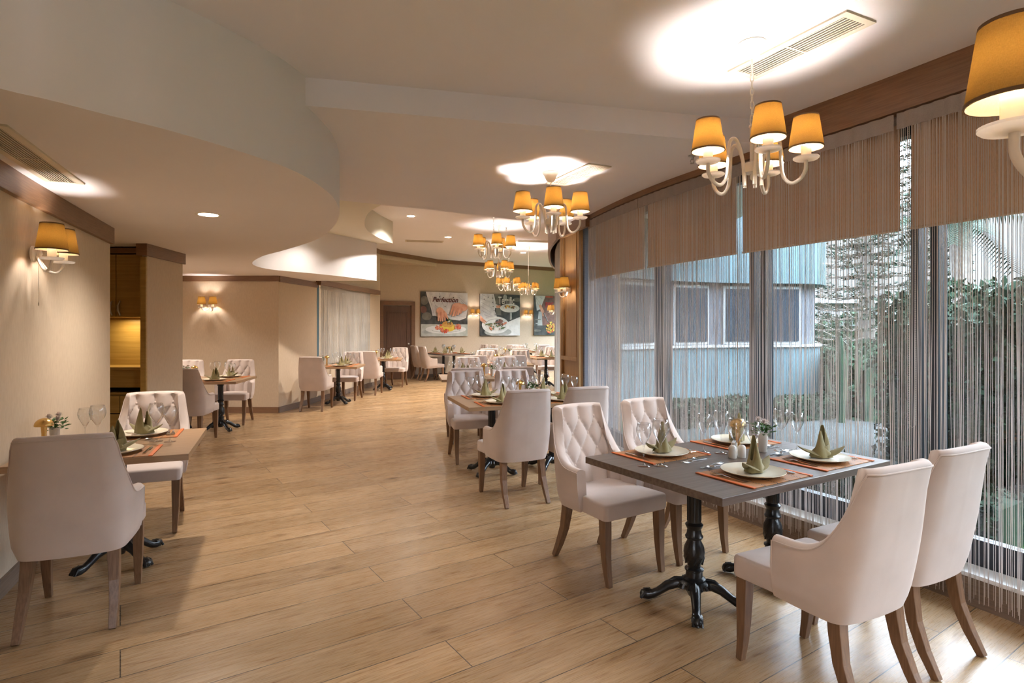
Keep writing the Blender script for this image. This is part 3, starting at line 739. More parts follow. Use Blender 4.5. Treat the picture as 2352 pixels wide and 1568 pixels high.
def cutlery(kind):
    b = B()
    def strip(pts, ws, th=.0016):
        V = []; F = []
        for (y, z), w_ in zip(pts, ws): V += [(-w_, y, z), (w_, y, z), (w_, y, z+th), (-w_, y, z+th)]
        for i in range(len(pts)-1):
            o = 4*i
            for k in range(4): F.append((o+k, o+(k+1) % 4, o+4+(k+1) % 4, o+4+k))
        F += [(3, 2, 1, 0), tuple(4*len(pts)-4+k for k in range(4))]; b.add(V, F)
    if kind == 'fork':
        strip([(-.10, .001), (-.095, .001), (-.06, .002), (0, .006), (.035, .010), (.045, .008), (.058, .004)], [.004, .008, .0065, .0025, .003, .010, .0125], .002)
        for k in range(4):
            x = (-1.5+k)*.0062; b.tube([(x, .057, .005), (x, .075, .003), (x, .098, .008)], [.0018, .0016, .0008], 5)
    elif kind == 'spoon':
        strip([(-.09, .001), (-.085, .001), (-.05, .002), (0, .006), (.03, .008)], [.003, .0075, .006, .0025, .003], .002)
        V = []; F = []
        for j in range(6):
            t = j/5
            for k in range(14): a = 2*PI*k/14; V.append((.0195*t*math.cos(a), .055+.030*t*math.sin(a), .0025+.007*t*t))
        for j in range(5):
            for k in range(14): F.append((j*14+k, j*14+(k+1) % 14, (j+1)*14+(k+1) % 14, (j+1)*14+k))
        b.add(V, F)
    else:
        strip([(-.115, .001), (-.11, .001), (-.05, .002), (-.005, .003)], [.004, .0075, .0065, .005], .004)
        strip([(-.005, .003), (.01, .003), (.08, .003), (.105, .003)], [.006, .0085, .0095, .001], .0012)
    return b.build({'fork': 'fork', 'spoon': 'spoon', 'knife': 'knife'}[kind], M['steel'], smooth=40)
FK, SPN, KN = Proto(cutlery('fork')), Proto(cutlery('spoon')), Proto(cutlery('knife'))
def mush_lamp():
    root = empty('table_lamp'); b = B(); b.lathe([(.034, 0), (.034, .004), (.014, .006), (.013, .10), (.017, .155), (.017, .160)], 24); b.build('stand', M['brass'], root, smooth=40)
    b = B(); b.lathe_open([(.049, .150)]+[(.050*math.cos(a), .152+.046*math.sin(a)) for a in np.linspace(0, 1.5, 9)]+[(.001, .199)], 28); b.lathe_open([(.049, .150), (.044, .158), (.03, .185), (.001, .19)], 28)
    b.build('dome_shade', M['brass'], root, smooth='all')
    b = B(); b.lathe([(0, .150), (.012, .150), (.012, .162), (0, .165)], 12); b.build('light_disc', emis('warm lamp disc', (1, .72, .30), 18), root)
    return root
ML = Proto(mush_lamp())
def flower_pot():
    root = empty('flower_vase'); b = B(); b.lathe([(.020, 0), (.024, .005), (.029, .115), (.026, .115), (.021, .01), (0, .008)], 20); b.build('vase', M['pot'], root, smooth=40)
    rg = random.Random(3); b = B()
    for i in range(60):
        a = rg.uniform(0, 2*PI); r = rg.uniform(.005, .055); z = rg.uniform(.11, .175)-r*.3; L_ = rg.uniform(.022, .036); w_ = L_*.42
        d = Vector((math.cos(a), math.sin(a), rg.uniform(-.2, .9))).normalized(); sd = d.cross(Vector((0, 0, 1))).normalized(); c = Vector((r*math.cos(a), r*math.sin(a), z)); up = sd.cross(d)
        V = [c, c+d*L_*.35+sd*w_*.8+up*.003, c+d*L_*.75+sd*w_*.7+up*.002, c+d*L_, c+d*L_*.75-sd*w_*.7+up*.002, c+d*L_*.35-sd*w_*.8+up*.003, c+d*L_*.5-up*.003]
        b.add(V, [(0, 1, 6), (1, 2, 6), (2, 3, 6), (3, 4, 6), (4, 5, 6), (5, 0, 6)])
    b.build('leaves', M['leaf'], root)
    for cx, cy, cz in ((-.028, .006, .185), (.030, .012, .190), (.004, -.026, .172)):
        b = B()
        for i in range(34):
            t = i/34; a = i*2.4; ph = math.acos(1-1.35*t); d = Vector((math.sin(ph)*math.cos(a), math.sin(ph)*math.sin(a), math.cos(ph))); c = Vector((cx, cy, cz))
            sd = d.cross(Vector((0, .3, 1))).normalized(); b.add([c+d*.006-sd*.006, c+d*.019-sd*.003, c+d*.024, c+d*.019+sd*.003, c+d*.006+sd*.006], [(0, 1, 2, 3, 4)])
        b.lathe([(0, -.012), (.008, -.008), (.011, 0), (.006, .008), (0, .01)], 8, (cx, cy, cz)); b.build('blossom', M['petal'], root)
    return root
FP = Proto(flower_pot())
def shaker():
    b = B(); b.lathe([(.021, 0), (.0225, .003), (.023, .045), (.021, .062), (.014, .071), (0, .073)], 24); return b.build('shaker', M['ceramicw'], smooth=50)
SH = Proto(shaker())
def nholder():
    root = empty('napkin_holder'); b = B(); b.box((0, 0, .004), (.10, .04, .008))
    for s_ in (-1, 1):
        V = []; n = 16
        for k in range(n+1): a = PI*k/n; V.append((.05*math.cos(a), s_*.014, .01+.06*math.sin(a)))
        b.add([(x, y-.002, z) for x, y, z in V]+[(x, y+.002, z) for x, y, z in V], [tuple(range(n+1)), tuple(reversed(range(n+1, 2*n+2)))]+[(i, i+1, n+2+i, n+1+i) for i in range(n)]+[(n, 0, n+1, 2*n+1)])
    b.build('ceramic_stand', M['ceramicw'], root, bevel=.001); b = B(); b.box((0, 0, .042), (.085, .02, .066)); b.build('paper_napkins', M['whitec'], root); return root
NH = Proto(nholder())

# ------------------------------------------------------------------ lay the tables
def lay(kind, c, deg, tname, tlabel, seats, full, lampuv=((.17, .14), (.42, .17)), shake=(0, .02), glasses=None, nh=None):
    a = math.radians(deg); u = Vector((math.cos(a), math.sin(a))); n = Vector((-u.y, u.x)); C = Vector(c)
    PT[kind].put((C.x, C.y, 0), a, tlabel, 'table', 'pedestal dining tables')
    def at(p, z=TH+.0005): q = C+u*p[0]+n*p[1]; return (q.x, q.y, z)
    for i, (pu, pn, sname) in enumerate(seats):
        sg = -1 if pn > 0 else 1            # diner faces +n for near side
        ra = a if sg == 1 else a+PI
        du = lambda x, y: (pu+sg*x, pn+sg*y)
        at_ = f'at {sname} of {tname}'
        PM.put(at((pu, pn-sg*.005)), ra, f'slatted placemat with orange ends {at_}', 'placemat', 'bamboo placemats')
        PL.put(at((pu, pn), TH+.0055), ra, f'cream round plate {at_}', 'plate', 'dinner plates')
        NP.put(at((pu+.01, pn), TH+.0150), ra+[.3, -.4, .2, .9][i % 4], f'folded olive napkin on the plate {at_}', 'napkin', 'folded napkins')
        g = glasses[i] if glasses else [du(.115, .205), du(.20, .155)]
        if g:
            GL.put(at(g[0]), .0, f'larger wine glass {at_}', 'wine glass', 'wine glasses'); GS.put(at(g[1]), .0, f'smaller wine glass {at_}', 'wine glass', 'wine glasses')
        if full:
            for x, dz, nm in ((-.182, 0, 'outer'), (-.200+.046, .0, 'inner')):
                FK.put(at(du(x-.005, .0), TH+.006), ra+.12, f'{nm} steel fork {at_}', 'fork', 'steel forks')
            KN.put(at(du(.182, .0), TH+.006), ra-.03, f'outer steel knife {at_}', 'knife', 'steel knives')
            KN.put(at(du(.197-.0, .0), TH+.0065), ra-.03, f'inner steel knife {at_}', 'knife', 'steel knives') if False else None
            SPN.put(at(du(-.02, .205), TH+.0008), ra+PI/2+.1, f'dessert spoon above the plate {at_}', 'spoon', 'dessert spoons')
            FK.put(at(du(-.03, .232), TH+.0008), ra-PI/2+.1, f'dessert fork above the plate {at_}', 'fork', 'dessert forks')
    if lampuv:
        ML.put(at(lampuv[0]), 0, f'gold mushroom table lamp on {tname}', 'lamp', 'gold table lamps'); FP.put(at(lampuv[1]), a*3, f'white vase with pink flowers and green leaves on {tname}', 'flower vase', 'flower vases')
    if shake:
        SH.put(at(shake), 0, f'left white salt shaker on {tname}', 'shaker', 'salt and pepper shakers'); SH.put(at((shake[0]+.055, shake[1]-.02)), 0, f'right white pepper shaker on {tname}', 'shaker', 'salt and pepper shakers')
    if nh: NH.put(at(nh), a+.6, f'white fan napkin holder on {tname}', 'napkin holder')
Q4 = lambda x, yn, yf: [(-x, -yn, 'near left place'), (x, -yn, 'near right place'), (-x, yf, 'far left place'), (x, yf, 'far right place')]
Q2 = lambda x, y: [(x, -y, 'near place'), (x, y, 'far place')]
T1n = 'nearest window table'
lay('big_d', (1.279, 3.324), 31, T1n, 'dark grey oak table on black iron pedestals nearest the window', [(-.23, -.284, 'near left place'), (.38, -.268, 'near right place'), (-.28, .30, 'far left place'), (.39, .30, 'far right place')], True,
    ((.19, .13), (.29, .03)), (0, .02), [((-.115, -.095), (-.025, -.13)), ((.42, -.0), (.505, -.05)), ((-.49, .10), (-.575, .14)), ((.05, .14), (-.02, .21))], (.09, .08))
lay('big_l', (.115, 6.12), 18, 'second window table', 'oak table behind the nearest window table, left end bare', Q4(.33, .29, .29), True, ((-.03, .0), (.09, -.02)), None)
lay('big_l', (-.40, 8.95), 10, 'third right-row table', 'oak table third from the camera in the right row', Q4(.33, .29, .29), False, ((-.03, .0), (.09, -.02)), None)
lay('big_l', (-.30, 12.1), 5, 'fourth right-row table', 'oak table fourth in the right row, mostly behind chairs', Q4(.33, .29, .29), False, ((-.03, .0), (.09, -.02)), None)
lay('big_l', (-.15, 15.6), 5, 'fifth right-row table', 'oak table fifth in the right row near the pictures', Q4(.33, .29, .29), False, ((-.03, .0), (.09, -.02)), None)
lay('small', (-2.52, 3.73), 22, 'nearest left table', 'light oak table against the left wall nearest the camera', [(.03, -.30, 'near place'), (.07, .30, 'far place')], True, ((-.38, -.05), (-.37, .10)), (-.29, -.06),
    [((.20, .02), (.285, -.02)), ((-.13, .05), (-.21, .10))])
lay('big_l', (-4.6, 8.45), 8, 'alcove table', 'oak table in the left alcove under the double sconce', [(.35, -.29, 'near right place'), (.38, .29, 'far right place'), (-.33, .29, 'far left place')], False, ((-.02, .0), (-.14, .0)), None)
lay('small', (-3.44, 11.5), 5, 'left window table', 'small oak table beneath the cream-curtained left window', Q2(.1, .29), False, ((-.22, .0), (-.34, .02)), None)
lay('small', (-3.12, 14.05), 8, 'table by the dark door', 'small oak table by the left wall near the dark door', Q2(.1, .29), False, ((-.16, .02), (-.30, .0)), None)
lay('big_d', (-1.85, 16.95), 122.7, 'table under the Perfection picture', 'dark table with two pedestals below the Perfection picture', Q4(.33, .27, .27), False, ((-.05, -.0), (.08, .0)), (-.18, 0))
lay('small', (.86, 14.70), 20, 'small table by the far bay', 'small oak table beside the far bay curtain', Q2(0, .29), False, None, None)
lay('small', (.60, 18.45), 33, 'corner table by the last picture', 'oak table in the far right corner under the last picture', Q2(.0, .29), False, ((-.36, -.06), (-.36, .07)), None)
def chair(P, x, y, fx, fy, label):
    return P.put((x, y, 0), rz_face(fx, fy), label, 'chair', CHG)
chair(CH, .61, 3.672, .53, -.848, 'tufted velvet chair facing the camera, left, at nearest window table')
chair(CH, 1.12, 3.986, .5, -.866, 'tufted velvet chair by the curtain, far side of nearest window table')
chair(CHB, 1.334, 2.503, -.439, .898, 'large pale chair seen from behind, left of the nearest pair, lower right')
chair(CHB, 1.832, 2.833, -.47, .88, 'pale chair seen from behind against the strings, rightmost in the room')
T = [(CHB, .011, 5.164, -.40, .915, 'pale chair seen from behind at near left of second window table'), (CHB, .557, 5.41, -.36, .93, 'pale chair seen from behind by the curtain at second window table'),
     (CH, -.47, 6.66, .30, -.95, 'tufted chair facing the camera at far left of second window table'), (CH, .09, 6.86, .30, -.95, 'tufted chair facing the camera at far right of second window table'),
     (CHB, -.63, 7.79, -.17, .98, 'chair back at near left of third right-row table'), (CHB, .03, 8.02, -.17, .98, 'chair back at near right of third right-row table'),
     (CH, -.73, 9.93, .15, -.98, 'tufted chair at far left of third right-row table'), (CH, -.08, 10.05, .15, -.98, 'tufted chair at far right of third right-row table'),
     (CHB, -.72, 11.15, -.1, .99, 'chair back at near left of fourth right-row table'), (CHB, .02, 11.2, -.1, .99, 'chair back at near right of fourth right-row table'),
     (CHB, -.57, 13.0, .1, -.99, 'tufted chair at far left of fourth right-row table'), (CHB, .20, 13.05, .1, -.99, 'tufted chair at far right of fourth right-row table'),
     (CHB, -.60, 14.6, -.08, .99, 'chair back at near left of fifth right-row table'), (CHB, .18, 14.6, -.08, .99, 'chair back at near right of fifth right-row table'),
     (CHB, .23, 16.9, .08, -.99, 'tufted chair at far right of fifth right-row table'),
     (CHB, -2.29, 3.10, -.40, .915, 'large pale chair seen from behind at the nearest left table'), (CH, -2.76, 4.40, .38, -.92, 'cream tufted chair facing the camera at the nearest left table'),
     (CHB, -4.22, 7.66, -.12, .99, 'pale chair seen from behind at the alcove table'), (CH, -4.37, 9.13, .14, -.99, 'tufted chair at far right of the alcove table'), (CH, -5.14, 9.03, .14, -.99, 'tufted chair at far left of the alcove table'),
     (CHB, -3.59, 10.66, -.02, .99, 'pale chair seen from behind at the left window table'), (CH, -3.42, 12.15, -.05, -.99, 'tufted chair facing the camera at the left window table'),
     (CHB, -3.21, 13.12, .0, 1, 'pale chair seen from behind at the table by the dark door'), (CH, -2.95, 14.85, -.08, -.99, 'tufted chair facing the camera at the table by the dark door'),
     (CHB, -2.24, 16.33, .84, .54, 'nearer chair on the left of the table under the Perfection picture'), (CHB, -2.56, 16.85, .84, .54, 'farther chair on the left of the table under the Perfection picture'),
     (CHB, -.80, 17.3, -.84, -.54, 'nearer tufted chair right of the table under the Perfection picture'), (CHB, -1.12, 17.8, -.84, -.54, 'farther tufted chair right of the table under the Perfection picture'),
     (CH, 1.0, 15.5, -.34, -.94, 'tufted chair with grey seat beside the far bay curtain'), (CHB, -.14, 18.0, -.5, .86, 'plain chair back standing below the Terrific picture'),
     (CHB, .80, 17.7, -.5, .86, 'chair back at the corner table by the last picture')]
for t in T: chair(*t)

# ------------------------------------------------------------------ light fittings
def shade_mesh(b, c, rb=.084, rt=.060, h=.165, z0=0):
    x, y, z = c; z += z0
    b.lathe_open([(rb, 0), (rt, h)], 32, (x, y, z)); b.lathe_open([(rb-.002, 0), (rt-.002, h)], 32, (x, y, z))
    for r, zz in ((rb, 0), (rt, h-.008)):
        k = (rb-rt)/h*.008; b.lathe_open([(r-.003, zz), (r+.0015, zz), (r+.0015-k, zz+.008), (r-.003-k, zz+.008), (r-.003, zz)], 32, (x, y, z), 1)
def fit_arm(root, path, tip, energy, rad=.0095):
    b = B(); b.tube(path, rad, 10); arm = b.build('arm', M['white'], root, smooth=60)
    b = B(); b.lathe([(.02, 0), (.055, .004), (.062, .010), (.062, .016), (.05, .014), (.018, .018)], 28, tip); b.build('drip_plate', M['frost'], arm, smooth=40)
    b = B(); b.lathe([(.0, .015), (.024, .015), (.024, .075), (.020, .08), (.012, .082), (0, .082)], 18, tip); b.build('candle_sleeve', M['candle'], arm, smooth=40)
    b = B(); shade_mesh(b, (tip[0], tip[1], tip[2]+.062)); b.build('lamp_shade', [M['shade'], M['shadetrim']], arm, smooth=40)
    light('bulb_light', 'POINT', (tip[0], tip[1], tip[2]+.062+.085), energy, WARM, arm, .022)
def make_chandelier(drop):
    """origin at shade-bottom level; drop = height of the ceiling above it"""
    root = empty('chandelier'); b = B(); b.lathe([(0, drop), (.07, drop), (.072, drop-.006), (.055, drop-.03), (.042, drop-.06), (.034, drop-.075), (.012, drop-.085), (0, drop-.085)], 28); b.build('canopy', M['white'], root, smooth=50)
    b = B(); z = drop-.085; b.tube([(0, 0, z+.01), (0, 0, z-.05)], .006, 8); z -= .045; k = 0
    while z > .215:
        R_ = []; ang = PI/2*(k % 2)
        for q in range(13):
            a = 2*PI*q/12; R_.append((.009*math.cos(a)*math.cos(ang), .009*math.cos(a)*math.sin(ang), z-.020+.022*math.sin(a)))
        b.tube(R_, .0028, 5, caps=False, up=(math.sin(ang), -math.cos(ang), .01)); z -= .036; k += 1
    b.build('chain', M['white'], root, smooth=60)
    b = B(); R_ = [(.028*math.cos(2*PI*q/16), 0, .185+.028*math.sin(2*PI*q/16)) for q in range(17)]; b.tube(R_, .004, 6, caps=False, up=(0, 1, .01))
    b.lathe([(0, .158), (.014, .155), (.016, .145), (.011, .14), (.011, -.04), (.018, -.045), (.045, -.05), (.05, -.06), (.05, -.09), (.045, -.10), (.012, -.105), (.010, -.13), (0, -.14)], 20); b.build('column', M['white'], root, smooth=45)
    for i in range(5):
        a = 2*PI*i/5; ca, sa = math.cos(a), math.sin(a)
        rz = crom([(.045, -.17), (.048, -.10), (.058, -.02), (.085, .06), (.115, .075), (.135, .04), (.140, -.05), (.150, -.13), (.185, -.172), (.228, -.155), (.255, -.11), (.257, -.062)], 4)
        fit_arm(root, [(r*ca, r*sa, z) for r, z in rz], (.257*ca, .257*sa, -.062), BULB)
    return root
CHAN = {}
def put_ch(x, y, zb, zc, phase, label, scale=1, power=1):
    drop = (zc-zb)/scale; r = make_chandelier(drop) 
    for a_ in r.children_recursive:
        if a_.type == 'LIGHT': a_.data.energy *= power
    r.location = (x, y, zb); r.rotation_euler.z = math.radians(phase); r.scale = (scale,)*3
    tag(r, label, 'chandelier', 'five-arm chandeliers')
put_ch(1.275, 3.086, 2.42, Z1, -96, 'white five-arm chandelier with ochre shades above the nearest window table')
put_ch(.333, 5.02, 2.32*S, Z2, -88, 'white five-arm chandelier second from the camera, below the ceiling step')
put_ch(-.27, 8.55, 2.51*S, Z3, -78, 'white chandelier with long chain third from the camera', .98)
put_ch(-.27, 11.75, 2.50*S, Z3, -60, 'white chandelier fourth from the camera, canopy beside the sprinkler', .95)
put_ch(-.08, 14.3, 2.40*S, Z3, -100, 'white chandelier lowest of the far cluster, above the sixth shades row', .95)
put_ch(.42, 14.9, 2.33*S, Z3, -50, 'rightmost small far chandelier hanging on a long chain', .88)
put_ch(1.168*S, .99*S, 1.83*S, Z1, 150, 'large near chandelier cut off by the right picture edge', 1, .45)
def make_sconce():
    """origin at the wall plate centre, facing -Y"""
    root = empty('wall_sconce'); b = B(); 
    b.lathe([(0, 0), (.05, 0), (.05, .012), (.04, .02), (.018, .024), (0, .026)], 24); 
    v = [(x, -z, y) for x, y, z in b.v]; b.v = v; b.build('wall_plate', M['white'], root, smooth=40)
    b = B(); b.tube([(0, -.03, -.05), (0, -.045, 0), (0, -.03, .07)], [.006, .009, .007], 8); b.build('finial', M['white'], root, smooth=True)
    for s_ in (-1, 1):
        p = crom([(s_*.008, -.02, .0), (s_*.02, -.045, -.06), (s_*.05, -.075, -.105), (s_*.09, -.105, -.105), (s_*.112, -.125, -.07), (s_*.115, -.13, -.045)], 4)
        fit_arm(root, p, (s_*.115, -.13, -.045), SCONCE, .008)
    b = B(); b.tube([(0, -.03, -.05), (0, -.032, -.30)], .0012, 4); b.lathe([(0, 0), (.004, .003), (.004, .02), (0, .024)], 8, (0, -.032, -.325)); b.build('pull_cord', M['white'], root)
    return root
SCN = Proto(make_sconce())
def sconce(x, y, z, fx, fy, label, scale=.86): SCN.put((x, y, z), math.atan2(fy, fx)+PI/2, label, 'wall lamp', 'double wall sconces', scale)
sconce(-2.80*S, 3.39*S, 1.83*S, .917, .4, 'double sconce with ochre shades on the near left wall', 1.0)
sconce(-4.96*S, 9.555*S, 1.76*S, 0, -1, 'double sconce glowing on the alcove back wall')
sconce(.700*S, 7.05*S, 1.86*S, -.96, -.27, 'double sconce on the varnished oak pier')
for t_, lb in ((1.158, 'double sconce between the Perfection and Terrific pictures'), (2.448, 'double sconce right of the Terrific picture'), (3.25, 'double sconce in front of the red-lettered picture edge')):
    x, y = bw(t_); 
    if t_ > 3: x, y = 1.05, 14.2
    sconce(x*S, y*S-.0, 1.805*S, *((.54, -.84) if t_ < 3 else (-.97, -.2)), lb)
def downlight(x, y, z, label, r=.085, e=DOWN):
    o = empty('downlight', (x, y, z)); tag(o, label, 'downlight', 'round ceiling downlights')
    b = B(); b.lathe([(r*.86, -.001), (r*1.12, -.004), (r*1.15, -.001), (r*1.15, .0)], 32); b.build('trim_ring', M['white'], o, smooth=40)
    b = B(); b.lathe([(0, -.002), (r*.86, -.002), (r*.86, -.0005), (0, -.0005)], 32); b.build('lens', M['led'], o)
    light('downlight_beam', 'SPOT', (0, 0, -.02), e, (1, .91, .81), o, .05, spot_size=2.4, spot_blend=.8)
downlight(-2.29*S, 4.38*S, ZL, 'round downlight in the low soffit above the left aisle', .085, DOWN*.5)
downlight(-1.75*S, 10.06*S, Z3, 'round downlight in the high ceiling near the curved cut-out', .085, DOWN*1.5)
downlight(-1.365*S, 12.4*S, Z3, 'round downlight farther back above the far tables', .085, DOWN*2.5)
downlight(.29*S, 15.0*S, Z3, 'faint round downlight beside the rightmost far chandelier', .085, DOWN*2)
downlight(-4.9*S, 7.9*S, ZL, 'added downlight brightening the alcove, unseen behind the pillar', .085, DOWN*.55)  # added lamp, kept out of view, to brighten the alcove wall and table
downlight(-2.9*S, 8.6*S, ZT, 'round downlight in the raised ceiling hidden above the S-shaped soffit edge', .085, DOWN*.22)

def vent(c, ux, uy, L, W, z, label, n=8):
    a = math.atan2(uy, ux); o = empty('air_vent', (c[0], c[1], z), a); tag(o, label, 'air vent', 'ceiling air vents')
    b = B()
    for s_ in (-1, 1): b.box((0, s_*(W/2-.018), -.005), (L, .036, .010)); b.box((s_*(L/2-.018), 0, -.0051), (.036, W-.072, .010))
    b.build('frame', M['vent'], o)
    b = B(); b.box((0, 0, -.0015), (L-.06, W-.06, .002)); b.build('backing', M['dark'], o)
    for k in range(n):
        y = -W/2+.036+(W-.072)*(k+.5)/n; b = B()
        b.box((0, y, -.006), (L-.072, (W-.072)/n*.36, .005)); b.build('slat', M['vent'], o)
    b = B(); b.box((0, 0, -.0100), (.008, W-.072, .002)); b.build('crossbar', M['vent'], o)
def pz(px, py, z): Y = (z-1.5)*1334/(752-py); return Vector(((px-1176)/1334*Y, Y))
def vent_px(quad, z, label, n=7):
    P = [pz(*q, z) for q in quad]; P = P if len(P) == 4 else P+[P[2]+P[0]-P[1]]; c = sum(P, Vector((0, 0)))/4; u_ = ((P[1]-P[0])+(P[2]-P[3]))/2; w_ = ((P[3]-P[0])+(P[2]-P[1]))/2
    u1 = u_.normalized(); W = abs(w_.dot(Vector((-u1.y, u1.x)))); vent(c, u1.x, u1.y, u_.length, W, z, label, n)
vent_px([(1668, 163), (1942, 24), (2016, 46), (1738, 178)], Z1, 'long cream ceiling vent beside the nearest chandelier')
vent_px([(1254, 419), (1352, 374), (1405, 381), (1300, 426)], Z2, 'cream ceiling vent beside the second chandelier')
vent_px([(14, 284), (194, 420), (106, 415)], ZL, 'cream ceiling vent in the low soffit above the left wall', 9)
vent((-2.1, 13.9), 1, .2, .9, .28, Z3, 'small dim ceiling vent near the dark trim'); vent((.55, 13.9), 1, .2, .9, .28, Z3, 'dim ceiling vent right of the far chandeliers')
def sprinkler(x, y, z, label):
    b = B(); b.lathe([(.03, 0), (.03, -.006), (.012, -.012), (.009, -.03), (.012, -.034), (0, -.036)], 14)
    for s_ in (-1, 1): b.tube([(s_*.010, 0, -.03), (s_*.014, 0, -.045), (s_*.004, 0, -.06)], .0025, 5)
    b.lathe([(0, -.060), (.016, -.060), (.016, -.063), (0, -.063)], 12); tag(b.build('sprinkler', M['silver'], None, smooth=40, loc=(x, y, z)), label, 'sprinkler', 'ceiling sprinklers')
q = pz(1590, 357, Z2); sprinkler(q.x, q.y, Z2, 'ceiling sprinkler left of the nearest chandelier'); q = pz(1163, 522, Z3); sprinkler(q.x, q.y, Z3, 'ceiling sprinkler by the fourth chandelier canopy')

# ------------------------------------------------------------------ pictures
def ell(cx, cy, rx, ry, n=36, rot=0):
    return [(cx+rx*math.cos(t)*math.cos(rot)-ry*math.sin(t)*math.sin(rot), cy+rx*math.cos(t)*math.sin(rot)+ry*math.sin(t)*math.cos(rot)) for t in np.linspace(0, 2*PI, n, endpoint=False)]
PMAT = {k: mat('print '+k, v, .45, c2=v2, scale=7) for k, v, v2 in (('black', (.03, .03, .028), (.08, .08, .075)), ('whitecoat', (.60, .60, .64), (.76, .76, .78)), ('fold', (.38, .38, .43), (.5, .5, .55)), ('grey2', (.13, .12, .10), (.2, .19, .16)), ('gold', (.62, .30, .05), (.75, .42, .10)), ('pink', (.62, .20, .12), (.72, .34, .22)), ('skin2', (.52, .21, .12), (.64, .30, .19)), ('skin', (.62, .28, .17), (.75, .40, .27)), ('plate', (.70, .72, .72), (.82, .83, .83)),
    ('yellow', (.75, .52, .04), (.82, .66, .12)), ('red', (.55, .05, .02), (.70, .16, .08)), ('green', (.06, .11, .03), (.12, .2, .06)), ('grey', (.35, .37, .36), (.48, .50, .49)), ('brown', (.16, .07, .05), (.26, .12, .09)), ('table', (.42, .46, .42), (.55, .58, .55)))}
TXT = {'maroon': mat('maroon lettering', (.12, .02, .015), .5), 'white': mat('white lettering', (.8, .8, .78), .5), 'red': mat('red lettering', (.6, .03, .02), .5)}
def picture(t0, t1, z0, z1, shapes, text, tm, tx, ty, ts, label, sxx=1, shear=0):
    a, b_ = Vector(bw(t0))*S, Vector(bw(t1))*S; W = (b_-a).length; H = (z1-z0)*S; n = Vector((tdir.y, -tdir.x)); c = (a+b_)/2+n*.01
    o = empty('wall_picture', (c.x, c.y, z0*S), A_); tag(o, label, 'picture', 'food photographs on the back wall')
    b = B(); b.box((0, -.02, H/2), (W, .04, H)); b.build('canvas', PMAT['black'], o)
    y = -.0405
    pr = B(); names = []
    def clip(P):                             # keep shapes inside the canvas
        def cut(P, ax, v, sg):
            out = []
            for i in range(len(P)):
                p, q = P[i], P[(i+1) % len(P)]; pi, qi = sg*(p[ax]-v) <= 0, sg*(q[ax]-v) <= 0
                if pi: out.append(p)
                if pi != qi: t = (v-p[ax])/(q[ax]-p[ax]); out.append((p[0]+(q[0]-p[0])*t, p[1]+(q[1]-p[1])*t))
            return out
        for ax, v, sg in ((0, 0, -1), (0, 1, 1), (1, 0, -1), (1, 1, 1)):
            if P: P = cut(P, ax, v, sg)
        return P
    ms = []
    for k, (mn, P) in enumerate(shapes):
        P = clip(P)
        if len(P) < 3: continue
        if mn not in ms: ms.append(mn)
        pr.add([((x-.5)*W, y-.0004*k, z*H) for x, z in P], [tuple(range(len(P)))], ms.index(mn))
    pr.build('print', [PMAT[q] for q in ms], o)
    cu = bpy.data.curves.new('lettering', 'FONT'); cu.body = text; cu.size = ts*H; cu.extrude = .001; cu.offset = .004; cu.shear = shear; cu.materials.append(TXT[tm])
    tmp = bpy.data.objects.new('tmp_text', cu); COL.objects.link(tmp); bpy.context.view_layer.update(); me = bpy.data.meshes.new_from_object(tmp); bpy.data.objects.remove(tmp)
    to = bpy.data.objects.new('lettering', me); COL.objects.link(to); to.parent = o; to.location = ((tx-.5)*W, y-.016, ty*H); to.rotation_euler = (PI/2, 0, 0); to.scale = (sxx, 1, 1)
# shapes are in picture fractions, origin bottom left
def cap(x0, y0, x1, y1, w0, w1, n=7):
    d = math.hypot(x1-x0, y1-y0); a = math.atan2(y1-y0, x1-x0); P = []
    for k in range(n+1): t = a+PI/2+PI*k/n; P.append((x0+w0*math.cos(t), y0+w0*math.sin(t)))
    for k in range(n+1): t = a-PI/2+PI*k/n; P.append((x1+w1*math.cos(t), y1+w1*math.sin(t)))
    return P
def bits(kinds, cx, cy, rx, ry, n, r, seed):
    g = random.Random(seed); out = []
    for _ in range(n):
        a = g.uniform(0, 2*PI); q = g.uniform(0, 1)**.6; out.append((g.choice(kinds), ell(cx+rx*q*math.cos(a), cy+ry*q*math.sin(a), r*g.uniform(.6, 1.3), r*g.uniform(.5, 1.0), 10, g.uniform(0, 3))))
    return out
def fold(x0, y0, x1, y1, w=.006): return ('fold', cap(x0, y0, x1, y1, w, w*.3, 3))
p1s = [('grey2', ell(.07, .80, .08, .10)), ('grey2', ell(.12, .45, .10, .09)), ('brown', ell(.05, .60, .07, .08)), ('table', [(0, 0), (1, 0), (1, .27), (0, .27)]), ('grey', ell(.15, .10, .14, .04)),
       ('whitecoat', [(.10, 1), (1, 1), (1, .62), (.97, .42), (.82, .36), (.62, .38), (.56, .44), (.46, .46), (.40, .42), (.30, .46), (.24, .46), (.21, .62), (.14, .84)]),
       fold(.38, .98, .50, .60), fold(.62, .98, .52, .62), fold(.24, .90, .34, .55), fold(.18, .86, .27, .50), fold(.30, .70, .42, .60), fold(.72, .62, .96, .52), fold(.66, .50, .92, .44), fold(.80, .90, .98, .74), fold(.86, .80, .99, .68), fold(.55, .50, .75, .42),
       ('plate', ell(.53, .155, .44, .10)), ('grey', ell(.53, .14, .31, .055)), ('plate', ell(.53, .148, .30, .053)),
       ('yellow', ell(.56, .20, .17, .10)), ('gold', ell(.56, .27, .12, .075)), ('yellow', ell(.53, .16, .12, .05))]
